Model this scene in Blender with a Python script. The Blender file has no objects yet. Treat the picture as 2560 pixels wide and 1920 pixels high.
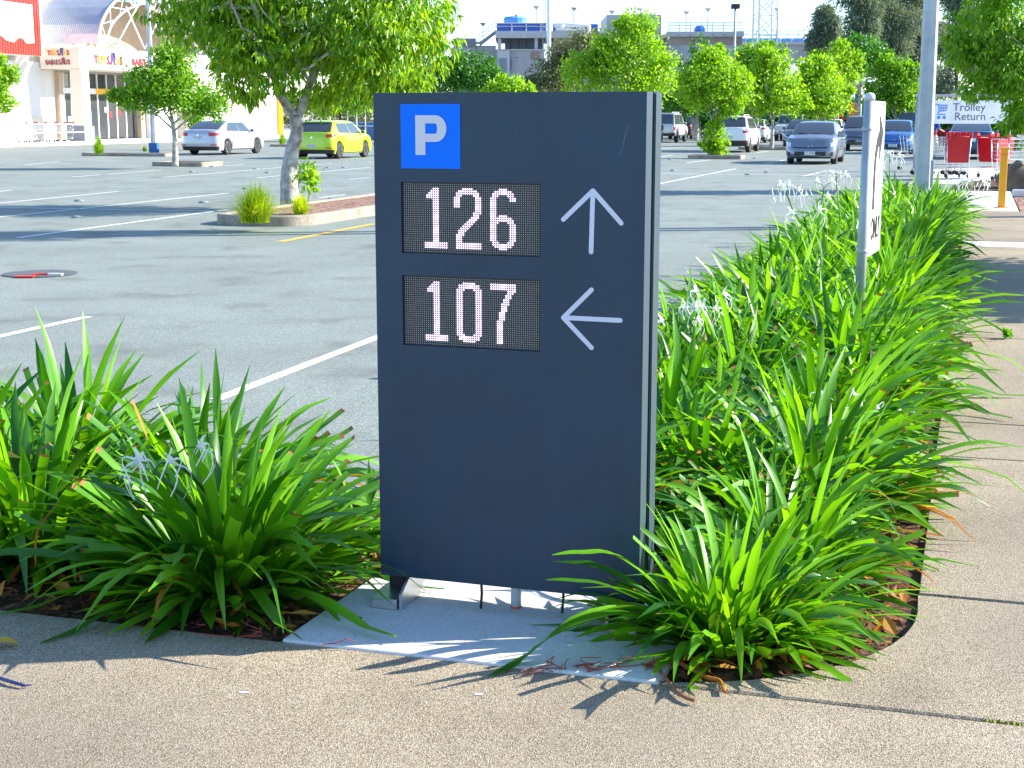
import bpy, bmesh, math, random
import numpy as np
from mathutils import Vector, Matrix
R = math.radians
random.seed(7); rng = np.random.default_rng(7)
C = bpy.context.scene.collection
sc = bpy.context.scene

# ------------------------------------------------------------------ camera, sky, sun, exposure
FPX, CZ, YH = 3700.0, 1.62, 292.0          # focal length in photo pixels, eye height, horizon row
PITCH = math.atan((960 - YH) / FPX)
cam = bpy.data.cameras.new('camera'); cam.sensor_width = 36; cam.lens = 36 * FPX / 2560
cam.clip_start = 0.05; cam.clip_end = 2000
co = bpy.data.objects.new('camera', cam); C.objects.link(co)
co.location = (0, 0, CZ); co.rotation_euler = (math.pi / 2 - PITCH, 0, 0); sc.camera = co

SUN_AZ, SUN_EL = 82.0, 29.0                # clockwise from +Y, degrees
w = bpy.data.worlds.new('World'); sc.world = w; w.use_nodes = True
nt = w.node_tree; nt.nodes.clear()
sky = nt.nodes.new('ShaderNodeTexSky'); sky.sky_type = 'NISHITA'; sky.sun_disc = False
sky.sun_elevation = R(SUN_EL); sky.sun_rotation = R(SUN_AZ); sky.air_density = 1.0; sky.dust_density = 0.3; sky.ozone_density = 5.0
bg = nt.nodes.new('ShaderNodeBackground'); bg.inputs[1].default_value = 0.14
wo = nt.nodes.new('ShaderNodeOutputWorld')
nt.links.new(sky.outputs[0], bg.inputs[0]); nt.links.new(bg.outputs[0], wo.inputs[0])
sl = bpy.data.lights.new('sun', 'SUN'); sl.energy = 4.6; sl.angle = R(0.5); sl.color = (1.0, 0.93, 0.82)
so = bpy.data.objects.new('sun', sl); C.objects.link(so)
sd = Vector((math.sin(R(SUN_AZ)) * math.cos(R(SUN_EL)), math.cos(R(SUN_AZ)) * math.cos(R(SUN_EL)), math.sin(R(SUN_EL))))
so.rotation_euler = sd.to_track_quat('Z', 'Y').to_euler(); so.location = sd * 60
sc.view_settings.view_transform = 'Standard'; sc.view_settings.look = 'None'
sc.view_settings.exposure = 1.47; sc.view_settings.gamma = 1.0; sc.view_settings.use_curve_mapping = False
sc.cycles.max_bounces = 5; sc.cycles.diffuse_bounces = 3; sc.cycles.glossy_bounces = 3; sc.cycles.transmission_bounces = 3; sc.cycles.transparent_max_bounces = 4

# ------------------------------------------------------------------ coordinates
def ray(x, y):
    u = (x - 1280) / FPX; v = -(y - 960) / FPX; c, s = math.cos(PITCH), math.sin(PITCH)
    return (u, c + v * s, -s + v * c)
def G(x, y, z=0.0):                        # the ground point seen at a photo pixel
    r = ray(x, y); t = (z - CZ) / r[2]; return Vector((r[0] * t, r[1] * t, z))
def W(x, y, d):                            # the point seen at a photo pixel at distance d
    r = ray(x, y); t = d / r[1]; return Vector((r[0] * t, d, CZ + r[2] * t))
GR = R(17.2)                               # the car park's grid is turned by this much
AX = Vector((math.cos(GR), -math.sin(GR), 0)); BX = Vector((math.sin(GR), math.cos(GR), 0))
K0 = Vector((1.0045, 3.586, 0))            # outer corner of the garden bed
def L(al, be, z=0.0): return K0 + AX * al + BX * be + Vector((0, 0, z))

# ------------------------------------------------------------------ materials
M = {}
def mat(name, col, rough=0.6, metal=0.0, spec=0.5, var=0.0, vscale=6.0, bump=0.0, bscale=60.0, coat=0.0, emit=0.0, alpha=1.0, col2=None, vdetail=4.0, trans=0.0):
    if name in M: return M[name]
    m = bpy.data.materials.new(name); m.use_nodes = True; n = m.node_tree; b = n.nodes['Principled BSDF']
    c = (*col, 1.0)
    b.inputs['Base Color'].default_value = c; b.inputs['Roughness'].default_value = rough
    b.inputs['Metallic'].default_value = metal; b.inputs['Specular IOR Level'].default_value = spec
    b.inputs['Coat Weight'].default_value = coat; b.inputs['Coat Roughness'].default_value = 0.08
    if trans: b.inputs['Transmission Weight'].default_value = trans
    if emit:
        b.inputs['Emission Color'].default_value = c; b.inputs['Emission Strength'].default_value = emit
    if alpha < 1: b.inputs['Alpha'].default_value = alpha
    tc = n.nodes.new('ShaderNodeTexCoord')
    if var or col2:
        no = n.nodes.new('ShaderNodeTexNoise'); no.inputs['Scale'].default_value = vscale; no.inputs['Detail'].default_value = vdetail
        n.links.new(tc.outputs['Object'], no.inputs['Vector'])
        rp = n.nodes.new('ShaderNodeValToRGB'); rp.color_ramp.elements[0].position = 0.3; rp.color_ramp.elements[1].position = 0.7
        if col2: a, e = c, (*col2, 1)
        else: a = tuple(max(0, x * (1 - var)) for x in col) + (1,); e = tuple(min(1, x * (1 + var)) for x in col) + (1,)
        rp.color_ramp.elements[0].color = a; rp.color_ramp.elements[1].color = e
        n.links.new(no.outputs[0], rp.inputs[0]); n.links.new(rp.outputs[0], b.inputs['Base Color'])
    if bump:
        nb = n.nodes.new('ShaderNodeTexNoise'); nb.inputs['Scale'].default_value = bscale; nb.inputs['Detail'].default_value = 6
        n.links.new(tc.outputs['Object'], nb.inputs['Vector'])
        bp = n.nodes.new('ShaderNodeBump'); bp.inputs['Strength'].default_value = bump; bp.inputs['Distance'].default_value = 0.02
        n.links.new(nb.outputs[0], bp.inputs['Height']); n.links.new(bp.outputs[0], b.inputs['Normal'])
    M[name] = m
    if emit: m.cycles.emission_sampling = 'NONE'
    return m

def speckle(name, cols, scale, rough, big=(0.7, 1.25, 0.6), bump=0.3, stain=None):
    """mineral ground: grains of several colours, broad tonal drift and a little relief"""
    m = bpy.data.materials.new(name); m.use_nodes = True; n = m.node_tree; b = n.nodes['Principled BSDF']
    b.inputs['Roughness'].default_value = rough; b.inputs['Specular IOR Level'].default_value = 0.3
    tc = n.nodes.new('ShaderNodeTexCoord')
    vo = n.nodes.new('ShaderNodeTexVoronoi'); vo.inputs['Scale'].default_value = scale; n.links.new(tc.outputs['Object'], vo.inputs['Vector'])
    sp = n.nodes.new('ShaderNodeSeparateColor'); n.links.new(vo.outputs['Color'], sp.inputs[0])
    rp = n.nodes.new('ShaderNodeValToRGB'); cr = rp.color_ramp
    while len(cr.elements) < len(cols): cr.elements.new(0.5)
    for i, (p, c) in enumerate(cols): cr.elements[i].position = p; cr.elements[i].color = (*c, 1)
    n.links.new(sp.outputs[0], rp.inputs[0])
    no = n.nodes.new('ShaderNodeTexNoise'); no.inputs['Scale'].default_value = big[2]; no.inputs['Detail'].default_value = 7; no.inputs['Roughness'].default_value = 0.62
    n.links.new(tc.outputs['Object'], no.inputs['Vector'])
    mr = n.nodes.new('ShaderNodeMapRange'); mr.inputs[1].default_value = 0.3; mr.inputs[2].default_value = 0.7; mr.inputs[3].default_value = big[0]; mr.inputs[4].default_value = big[1]
    n.links.new(no.outputs[0], mr.inputs[0])
    mx = n.nodes.new('ShaderNodeMix'); mx.data_type = 'RGBA'; mx.blend_type = 'MULTIPLY'; mx.inputs[0].default_value = 1
    n.links.new(rp.outputs[0], mx.inputs[6]); n.links.new(mr.outputs[0], mx.inputs[7])
    out = mx.outputs[2]
    if stain:
        n2 = n.nodes.new('ShaderNodeTexNoise'); n2.inputs['Scale'].default_value = stain[1]; n2.inputs['Detail'].default_value = 5
        n.links.new(tc.outputs['Object'], n2.inputs['Vector'])
        r2 = n.nodes.new('ShaderNodeMapRange'); r2.inputs[1].default_value = stain[2]; r2.inputs[2].default_value = stain[3]; r2.inputs[3].default_value = 0; r2.inputs[4].default_value = stain[4]
        n.links.new(n2.outputs[0], r2.inputs[0])
        m2 = n.nodes.new('ShaderNodeMix'); m2.data_type = 'RGBA'; n.links.new(r2.outputs[0], m2.inputs[0]); n.links.new(out, m2.inputs[6]); m2.inputs[7].default_value = (*stain[0], 1)
        out = m2.outputs[2]
    n.links.new(out, b.inputs['Base Color'])
    bp = n.nodes.new('ShaderNodeBump'); bp.inputs['Strength'].default_value = bump; bp.inputs['Distance'].default_value = 0.006
    n.links.new(vo.outputs['Distance'], bp.inputs['Height']); n.links.new(bp.outputs[0], b.inputs['Normal'])
    M[name] = m; return m

def leafmat(name, c0, c1, tr, mix=0.4, rough=0.35, island=True, streak=0.0):
    """leaf: each leaf its own tone between c0 and c1, glossy face, light coming through"""
    m = bpy.data.materials.new(name); m.use_nodes = True; n = m.node_tree; b = n.nodes['Principled BSDF']; o = n.nodes['Material Output']
    if island: g = n.nodes.new('ShaderNodeNewGeometry'); rnd = g.outputs['Random Per Island']
    else: g = n.nodes.new('ShaderNodeObjectInfo'); rnd = g.outputs['Random']
    rp = n.nodes.new('ShaderNodeValToRGB'); rp.color_ramp.elements[0].color = (*c0, 1); rp.color_ramp.elements[1].color = (*c1, 1)
    n.links.new(rnd, rp.inputs[0]); col = rp.outputs[0]
    if streak:
        tc = n.nodes.new('ShaderNodeTexCoord'); mp = n.nodes.new('ShaderNodeMapping'); mp.inputs['Scale'].default_value = (3, 120, 3)
        n.links.new(tc.outputs['Object'], mp.inputs[0]); no = n.nodes.new('ShaderNodeTexNoise'); no.inputs['Scale'].default_value = 1.0
        n.links.new(mp.outputs[0], no.inputs['Vector']); mr = n.nodes.new('ShaderNodeMapRange'); mr.inputs[3].default_value = 1 - streak; mr.inputs[4].default_value = 1 + streak
        n.links.new(no.outputs[0], mr.inputs[0]); mm = n.nodes.new('ShaderNodeMix'); mm.data_type = 'RGBA'; mm.blend_type = 'MULTIPLY'; mm.inputs[0].default_value = 1
        n.links.new(col, mm.inputs[6]); n.links.new(mr.outputs[0], mm.inputs[7]); col = mm.outputs[2]
    n.links.new(col, b.inputs['Base Color']); b.inputs['Roughness'].default_value = rough; b.inputs['Specular IOR Level'].default_value = 0.5
    t = n.nodes.new('ShaderNodeBsdfTranslucent'); mt = n.nodes.new('ShaderNodeMix'); mt.data_type = 'RGBA'; mt.blend_type = 'MULTIPLY'; mt.inputs[0].default_value = 1
    n.links.new(col, mt.inputs[6]); mt.inputs[7].default_value = (*tr, 1)
    n.links.new(mt.outputs[2], t.inputs[0])
    x = n.nodes.new('ShaderNodeMixShader'); x.inputs[0].default_value = mix
    n.links.new(b.outputs[0], x.inputs[1]); n.links.new(t.outputs[0], x.inputs[2]); n.links.new(x.outputs[0], o.inputs[0])
    M[name] = m; return m

speckle('asphalt', [(0, (.135, .158, .138)), (.5, (.205, .236, .208)), (.85, (.265, .297, .268)), (1, (.44, .46, .42))], 170, 0.75, (0.82, 1.10, 0.45), 0.3, ((.11, .115, .105), 1.3, .54, .70, .6))
speckle('aggregate', [(0, (.12, .09, .06)), (.25, (.245, .195, .13)), (.6, (.37, .305, .21)), (.85, (.475, .40, .285)), (1, (.59, .52, .40))], 330, 0.85, (0.64, 1.16, 1.6), 0.4, ((.16, .14, .11), .8, .47, .70, .7))
speckle('pale_concrete', [(0, (.58, .57, .55)), (.9, (.65, .64, .62)), (1, (.46, .46, .44))], 120, 0.85, (0.93, 1.05, 2.0), 0.1)
speckle('kerb_concrete', [(0, (.22, .19, .15)), (.6, (.33, .29, .23)), (1, (.42, .38, .31))], 120, 0.9, (0.6, 1.2, 2.2), 0.4)
speckle('soil', [(0, (.03, .018, .01)), (.5, (.09, .045, .025)), (1, (.17, .09, .045))], 55, 0.95, (0.7, 1.2, 1.5), 0.8)
speckle('red_gravel', [(0, (.10, .045, .03)), (.5, (.26, .14, .10)), (1, (.42, .28, .22))], 22, 0.9, (0.8, 1.1, 1.0), 0.9)
leafmat('lily_leaf', (.014, .11, .004), (.16, .44, .014), (2.0, 1.6, .35), .44, .36, False, .18)
leafmat('lily_leaf_mass', (.018, .12, .004), (.19, .48, .016), (2.0, 1.6, .35), .44, .36, True)
leafmat('fig_leaf', (.05, .21, .006), (.34, .54, .015), (1.6, 1.4, .4), .52, .35)
leafmat('dark_leaf', (.03, .14, .012), (.09, .29, .02), (1.4, 1.3, .5), .38, .45)
leafmat('bright_leaf', (.11, .31, .010), (.37, .58, .022), (1.5, 1.4, .4), .52, .45)
leafmat('mid_leaf', (.07, .25, .008), (.25, .46, .018), (1.5, 1.4, .4), .48, .45)
leafmat('olive_leaf', (.10, .13, .05), (.24, .26, .10), (1.3, 1.2, .6), .35, .6)
leafmat('needle_leaf', (.09, .14, .10), (.22, .29, .18), (1.3, 1.2, .7), .3, .7)
leafmat('grass_leaf', (.34, .56, .012), (.70, .74, .05), (1.3, 1.2, .4), .58, .45)
leafmat('flower_white', (.78, .80, .76), (.86, .86, .82), (1.0, 1.0, .95), .35, .5)
leafmat('litter', (.06, .022, .010), (.32, .12, .035), (1.2, .9, .5), .15, .8)
leafmat('dead_leaf', (.36, .10, .012), (.50, .24, .03), (1.3, 1.0, .5), .25, .6)
leafmat('brown_tip', (.20, .085, .02), (.34, .17, .05), (1.2, 1.0, .5), .2, .7)
leafmat('yellow_leaf', (.60, .36, .015), (.66, .42, .02), (1.3, 1.0, .4), .25, .5)
mat('navy', (.0075, .032, .066), .45, 0, .5, .14, 4, .02, 300)
mat('navy_edge', (.036, .058, .078), .45, 0, .5)
mat('painted_shade', (.085, .095, .10), .8, var=.2, vscale=9); mat('black', (.012, .012, .014), .6); mat('rubber', (.02, .02, .022), .85, bump=.1)  # the first is the dark tone of a shadow painted on the asphalt
mat('led_black', (.016, .016, .022), .5); mat('led_dot', (.46, .46, .42), .4); mat('led_on', (.88, .68, 1.0), .4, emit=.85)
mat('badge_blue', (.0, .17, .88), .6, spec=.2); mat('sign_white', (.62, .62, .68), .5); mat('arrow_white', (.60, .62, .74), .5)
mat('steel', (.55, .56, .57), .32, .9, var=.12, vscale=8); mat('galv', (.36, .39, .42), .5, .35, var=.14, vscale=5, bump=.05, bscale=40)
mat('pvc', (.55, .60, .62), .4); mat('red_tip', (.6, .06, .03), .5)
mat('white_paint', (.78, .78, .76), .6, var=.08, vscale=3); mat('road_white', (.28, .29, .28), .7, col2=(.74, .75, .72), vscale=22, vdetail=8); mat('road_yellow', (.62, .42, .06), .7, var=.15, vscale=10)
mat('cream', (.74, .66, .54), .7, var=.05, vscale=2); mat('tan', (.50, .37, .25), .7, var=.06, vscale=2); mat('wall_white', (.76, .73, .68), .7, var=.05, vscale=1)
mat('red_sheet', (.62, .035, .02), .45); mat('zinc', (.50, .52, .56), .35, .6, var=.08, vscale=4)
mat('glass', (.05, .06, .07), .04, 0, 1.0); mat('shop_glass', (.06, .065, .07), .06, 0, .8)
mat('yellow', (.85, .42, .01), .45); mat('bollard_yellow', (.82, .36, .008), .4, var=.06, vscale=5)
mat('conc_far', (.36, .35, .37), .9, var=.08, vscale=.3); mat('conc_far2', (.44, .42, .43), .9, var=.06, vscale=.4); mat('conc_brown', (.30, .22, .19), .9, var=.15, vscale=.5)
mat('blue_panel', (.02, .10, .42), .5); mat('blue_tank', (.10, .32, .68), .45); mat('far_grey', (.20, .22, .26), .8)
mat('bark', (.15, .13, .11), .9, col2=(.60, .57, .52), vscale=7, bump=.6, bscale=30); mat('bark_dark', (.10, .075, .055), .95, var=.4, vscale=8, bump=.5)
mat('twig', (.24, .11, .05), .8); mat('red_root', (.28, .05, .03), .8)
mat('plastic_red', (.42, .0, .006), .4); mat('chrome', (.68, .69, .70), .22, 1.0)
mat('text_grey', (.12, .13, .16), .7); mat('text_black', (.015, .015, .02), .6); mat('text_red', (.62, .03, .03), .5); mat('text_maroon', (.30, .03, .05), .5)
mat('text_orange', (.85, .22, .02), .5); mat('text_yellow', (.85, .65, .02), .5); mat('text_purple', (.10, .04, .30), .5); mat('text_green', (.05, .4, .1), .5); mat('text_blue', (.05, .25, .7), .5)
mat('tyre', (.018, .018, .018), .8); mat('rim', (.62, .63, .66), .35, .2); mat('lamp_red', (.55, .012, .012), .15, coat=.6); mat('lamp_clear', (.62, .64, .68), .1, .3, coat=.8)
mat('plate', (.72, .72, .70), .5); mat('plate_green', (.05, .12, .09), .5); mat('trim', (.02, .02, .022), .55); mat('rock', (.20, .14, .095), .95, var=.4, vscale=2.5, bump=.6, bscale=6)
mat('orange', (.85, .25, .01), .5); mat('play_green', (.01, .22, .11), .5); mat('play_blue', (.02, .12, .6), .5); mat('play_red', (.5, .02, .02), .5)
mat('skin', (.45, .25, .17), .6); mat('cloth_blue', (.03, .07, .42), .8); mat('cloth_cream', (.66, .58, .46), .85); mat('hair', (.05, .03, .02), .7)
mat('moss', (.16, .17, .02), .95, var=.5, vscale=20); mat('blue_tarp', (.03, .14, .38), .6); mat('mesh_grey', (.30, .31, .31), .6, .4)
for i_, p_ in ((0, .30), (1, .46)): [n_ for n_ in M['road_white'].node_tree.nodes if n_.type == 'VALTORGB'][0].color_ramp.elements[i_].position = p_
mat('paint_navy_straw', (.03, .035, .14), .5)
def weather(m, dust, sc=(30, 30, 2.2), amt=.35):
    n = m.node_tree; b = n.nodes['Principled BSDF']; src = b.inputs['Base Color'].links[0].from_socket if b.inputs['Base Color'].links else None
    tc = n.nodes.new('ShaderNodeTexCoord'); mp = n.nodes.new('ShaderNodeMapping'); mp.inputs['Scale'].default_value = sc; n.links.new(tc.outputs['Object'], mp.inputs[0])
    no = n.nodes.new('ShaderNodeTexNoise'); no.inputs['Scale'].default_value = 1; no.inputs['Detail'].default_value = 8; n.links.new(mp.outputs[0], no.inputs['Vector'])
    mr = n.nodes.new('ShaderNodeMapRange'); mr.inputs[1].default_value = .48; mr.inputs[2].default_value = .8; mr.inputs[3].default_value = 0; mr.inputs[4].default_value = amt; n.links.new(no.outputs[0], mr.inputs[0])
    mx = n.nodes.new('ShaderNodeMix'); mx.data_type = 'RGBA'; n.links.new(mr.outputs[0], mx.inputs[0]); mx.inputs[7].default_value = (*dust, 1)
    if src: n.links.new(src, mx.inputs[6])
    else: mx.inputs[6].default_value = b.inputs['Base Color'].default_value
    n.links.new(mx.outputs[2], b.inputs['Base Color'])
    r2 = n.nodes.new('ShaderNodeMapRange'); r2.inputs[3].default_value = .34; r2.inputs[4].default_value = .62; n.links.new(no.outputs[0], r2.inputs[0]); n.links.new(r2.outputs[0], b.inputs['Roughness'])
weather(M['navy'], (.05, .07, .09), (22, 22, 3), .22); weather(M['wall_white'], (.45, .41, .36), (1.2, 1.2, .15), .5); weather(M['white_paint'], (.5, .48, .44), (8, 8, 1), .4); weather(M['conc_far'], (.2, .19, .19), (.6, .6, .08), .6)
def paint(name, col, metal=0.0): return mat(name, col, .3, metal, .5, coat=.7)

# ------------------------------------------------------------------ mesh helpers
class MB:
    def __init__(s): s.v = []; s.f = []
    def add(s, v, f):
        o = len(s.v); s.v += [tuple(x) for x in v]; s.f += [tuple(i + o for i in q) for q in f]; return s
    def box(s, x0, x1, y0, y1, z0, z1):
        return s.add([(x0, y0, z0), (x1, y0, z0), (x1, y1, z0), (x0, y1, z0), (x0, y0, z1), (x1, y0, z1), (x1, y1, z1), (x0, y1, z1)],
                     [(0, 3, 2, 1), (4, 5, 6, 7), (0, 1, 5, 4), (1, 2, 6, 5), (2, 3, 7, 6), (3, 0, 4, 7)])
    def bbox(s, x0, x1, y0, y1, z0, z1, b=.004):          # box with chamfered edges
        bm = bmesh.new(); bmesh.ops.create_cube(bm, size=1)
        for v in bm.verts: v.co = Vector(((x0 + x1) / 2 + v.co.x * (x1 - x0), (y0 + y1) / 2 + v.co.y * (y1 - y0), (z0 + z1) / 2 + v.co.z * (z1 - z0)))
        bmesh.ops.bevel(bm, geom=bm.edges[:], offset=b, segments=1, affect='EDGES'); bm.verts.index_update()
        s.add([v.co[:] for v in bm.verts], [[v.index for v in f.verts] for f in bm.faces]); bm.free(); return s
    def tube(s, pts, rad, n=8, caps=True):
        pts = [Vector(p) for p in pts]
        if not hasattr(rad, '__len__'): rad = [rad] * len(pts)
        o = len(s.v); up = None
        for i, p in enumerate(pts):
            d = (pts[min(i + 1, len(pts) - 1)] - pts[max(i - 1, 0)]).normalized()
            if up is None: up = Vector((0, 0, 1)) if abs(d.z) < .9 else Vector((1, 0, 0))
            e = d.cross(up).normalized(); up = e.cross(d).normalized()
            for k in range(n):
                a = 2 * math.pi * k / n; s.v.append(tuple(p + (e * math.cos(a) + up * math.sin(a)) * rad[i]))
        for i in range(len(pts) - 1):
            for k in range(n):
                a, b2 = o + i * n + k, o + i * n + (k + 1) % n; s.f.append((a, b2, b2 + n, a + n))
        if caps:
            s.f.append(tuple(o + k for k in range(n))[::-1]); s.f.append(tuple(o + (len(pts) - 1) * n + k for k in range(n)))
        return s
    def prism(s, poly, z0, z1, tf=None):                  # polygon in xy extruded in z; tf maps points
        n = len(poly); v = [(x, y, z0) for x, y in poly] + [(x, y, z1) for x, y in poly]
        if tf: v = [tf(p) for p in v]
        return s.add(v, [tuple(range(n))[::-1], tuple(range(n, 2 * n))] + [(i, (i + 1) % n, n + (i + 1) % n, n + i) for i in range(n)])
    def lathe(s, prof, n=16, axis='z', at=(0, 0, 0)):     # prof = (r, h)
        o = len(s.v)
        for r, h in prof:
            for k in range(n):
                a = 2 * math.pi * k / n; c, d = r * math.cos(a), r * math.sin(a)
                p = (c, d, h) if axis == 'z' else (h, c, d) if axis == 'x' else (d, h, c)
                s.v.append((p[0] + at[0], p[1] + at[1], p[2] + at[2]))
        for i in range(len(prof) - 1):
            for k in range(n):
                a, b = o + i * n + k, o + i * n + (k + 1) % n; s.f.append((a, b, b + n, a + n))
        s.f.append(tuple(o + k for k in range(n))[::-1]); s.f.append(tuple(o + (len(prof) - 1) * n + k for k in range(n)))
        return s
    def build(s, name, m, parent=None, smooth=False, kind=None):
        me = bpy.data.meshes.new(name); me.from_pydata(s.v, [], s.f); me.update()
        return link(name, me, m, parent, smooth, kind)
def link(name, me, m, parent=None, smooth=False, kind=None):
    if m is not None:
        me.materials.clear(); me.materials.append(M[m] if isinstance(m, str) else m)
    if smooth: me.polygons.foreach_set('use_smooth', [True] * len(me.polygons))
    o = bpy.data.objects.new(name, me); C.objects.link(o)
    if parent: o.parent = parent
    if kind: o['kind'] = kind
    return o
def autosmooth(o, ang=40):
    me = o.data; me.polygons.foreach_set('use_smooth', [True] * len(me.polygons))
    try: me.set_sharp_from_angle(angle=R(ang))
    except Exception: pass
    return o
def tag(o, label, cat, group=None):
    o['label'] = label; o['category'] = cat
    if group: o['group'] = group
    return o
def thing(name, label, cat, loc=(0, 0, 0), rz=0.0, group=None):
    o = bpy.data.objects.new(name, None); o.empty_display_size = .1; C.objects.link(o); o.location = loc; o.rotation_euler = (0, 0, rz)
    return tag(o, label, cat, group)
def struct(o): o['kind'] = 'structure'; return o
def copy_tree(o, parent=None):
    c = o.copy(); C.objects.link(c); c.parent = parent
    for ch in list(o.children): copy_tree(ch, c)
    return c
GLYPH = {}
def glyph(body, bold):                                     # letters are meshed once, while the scene is still empty
    if (body, bold) not in GLYPH:
        cu = bpy.data.curves.new('lettering', 'FONT'); cu.body = body; cu.size = 1; cu.extrude = .012; cu.align_x = 'CENTER'; cu.align_y = 'CENTER'; cu.offset = bold; cu.resolution_u = 3
        t = bpy.data.objects.new('tmp', cu); C.objects.link(t)
        GLYPH[body, bold] = bpy.data.meshes.new_from_object(t.evaluated_get(bpy.context.evaluated_depsgraph_get())); bpy.data.objects.remove(t)
    return GLYPH[body, bold]
for b_ in 'TOYSRUBAiE': glyph(b_, .03)
for b_ in ('ONLY', 'Trolley', 'Return', '816-XJC', '453XRL', '817-SWV', '381-WJG', '088-JV', '528-XL'): glyph(b_, 0)
def text(body, size, m, parent, name='lettering', mtx=None, mirror=False, bold=0):
    me = glyph(body, bold).copy(); me.transform(Matrix.Scale(size, 4))
    if mirror: me.transform(Matrix.Diagonal((-1, 1, 1, 1))); me.flip_normals()
    if mtx: me.transform(mtx)
    return link(name, me, m, parent)
XZ = Matrix.Rotation(math.pi / 2, 4, 'X')                  # text lying in xy -> standing, facing -y
def at(x, y, z, sx=1, sz=1): return Matrix.Translation((x, y, z)) @ XZ @ Matrix.Diagonal((sx, sz, 1, 1))
def npmesh(name, v, f, m, parent=None, smooth=False, kind=None):
    """v (n,3), f (k,3|4) arrays"""
    me = bpy.data.meshes.new(name); k = f.shape[1]
    me.vertices.add(len(v)); me.vertices.foreach_set('co', v.astype(np.float32).ravel())
    me.loops.add(f.size); me.loops.foreach_set('vertex_index', f.astype(np.int32).ravel())
    me.polygons.add(len(f)); me.polygons.foreach_set('loop_start', np.arange(0, f.size, k, dtype=np.int32))
    me.update(calc_edges=True)
    return link(name, me, m, parent, smooth, kind)

# ------------------------------------------------------------------ the setting: ground
mb = MB(); mb.add([(-700, -30, 0), (700, -30, 0), (700, 900, 0), (-700, 900, 0)], [(0, 1, 2, 3)])
car_park = struct(mb.build('car_park', 'asphalt'))

def line(p, q, wd=.1, m='road_white', z=.004):
    p, q = G(*p), G(*q); d = (q - p).normalized(); e = Vector((d.y, -d.x, 0)) * wd / 2; zz = Vector((0, 0, z))
    return MB().add([p - e + zz, p + e + zz, q + e + zz, q - e + zz], [(0, 1, 2, 3)]).build('painted_line', m, car_park)
for p, q in [((-60, 855), (221, 792)), ((540, 1000), (990, 826)), ((43, 595), (571, 524)), ((-60, 549), (571, 483)), ((-60, 514), (295, 479)), ((-60, 518), (575, 529)),
             ((-40, 483), (27, 476)), ((270, 436), (403, 425)), ((407, 443.5), (713, 418)), ((515, 418), (609, 411)), ((642, 445), (926, 418.5)), ((755, 415), (831, 409)),
             ((874, 448), (926, 444)), ((796, 495), (863, 487)), ((1640, 461), (1840, 422)), ((1912, 410), (1962, 400)), ((1716, 407.5), (1774, 400)), ((1652, 392), (1682, 388)),
             ((1652, 373), (1714, 367)), ((1749, 380), (1772, 377)), ((1890, 382), (1922, 378)), ((2010, 440.5), (2067, 427)), ((1400, 431), (2139, 440)), ((2100, 384), (2160, 376)),
             ((1440, 447), (1500, 437)), ((180, 443), (250, 437)), ((60, 412), (150, 404)), ((420, 398), (520, 391))]:
    line(p, q, .09)
line((700, 605.5), (935, 560), .12, 'road_yellow', .005)

def kerbpoly(pts, r=.25, n=6):                            # round the corners of a polygon
    out = []; m_ = len(pts)
    for i in range(m_):
        p, a, b = Vector(pts[i]), Vector(pts[i - 1]), Vector(pts[(i + 1) % m_]); da, db = (a - p), (b - p)
        rr = min(r, da.length * .49, db.length * .49); s_, e_ = p + da.normalized() * rr, p + db.normalized() * rr
        for k in range(n + 1):
            t = k / n; out.append((s_ * (1 - t) ** 2 + p * 2 * t * (1 - t) + e_ * t * t))
    return out
def inset(poly, d):
    out = []; n = len(poly)
    for i in range(n):
        a, p, b = Vector(poly[i - 1]), Vector(poly[i]), Vector(poly[(i + 1) % n])
        t = (b - a).normalized(); out.append(p + Vector((-t.y, t.x)) * d)
    return out
def ring_mesh(outer, inner, z0, z1, b=.02):
    n = len(outer); mb = MB(); rings = [(outer, z0), (outer, z1 - b), (inset(outer, b), z1), (inset(inner, -b), z1), (inner, z1 - b), (inner, z0)]
    for pl, z in rings: mb.v += [(p[0], p[1], z) for p in pl]
    for k in range(len(rings) - 1):
        for i in range(n): j = (i + 1) % n; mb.f.append((k * n + i, k * n + j, (k + 1) * n + j, (k + 1) * n + i))
    return mb

# footpath: panels with open joints over a dark base
path = struct(MB().add([L(-9, -4, .06), L(4, -4, .06), L(4, 36, .06), L(-9, 36, .06)], [(0, 1, 2, 3)]).build('footpath', 'soil'))
# the base is only wanted under the path: shrink to the L shape
path.data.clear_geometry()
v = [L(-9, -4, .07), L(3.2, -4, .07), L(3.2, 31, .07), L(-.3, 31, .07), L(-.3, .2, .07), L(-9, .2, .07)]
path.data.from_pydata([tuple(p) for p in v], [], [(0, 1, 4, 5), (1, 2, 3, 4)]); path.data.update()
def panel(poly, m='aggregate', top=.12, bev=.006):
    n = len(poly); i1 = inset(poly, bev); mb = MB()
    for pl, z in ((poly, .05), (poly, top - bev), (i1, top)): mb.v += [tuple(L(p[0], p[1], z)) for p in pl]
    for k in range(2):
        for i in range(n): j = (i + 1) % n; mb.f.append((k * n + i, k * n + j, (k + 1) * n + j, (k + 1) * n + i))
    mb.f.append(tuple(range(2 * n, 3 * n)))
    return mb.build('concrete_panel', m, path)
RC = .8
corner = [(RC * (-1 + math.sin(t)), RC * (1 - math.cos(t))) for t in np.linspace(.12, math.pi / 2, 12)]
J = .007
panel([(-9, -4), (-5, -4), (-5, -J), (-9, -J)])
panel([(-5 + 2 * J, -4), (3.2, -4), (3.2, -J), (-5 + 2 * J, -J)])
c1 = [p for p in corner if p[1] < .97]
panel([(c1[0][0] - .02, J), (2.2, J), (2.2, .985)] + [(0, .985)] + c1[::-1])
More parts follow.
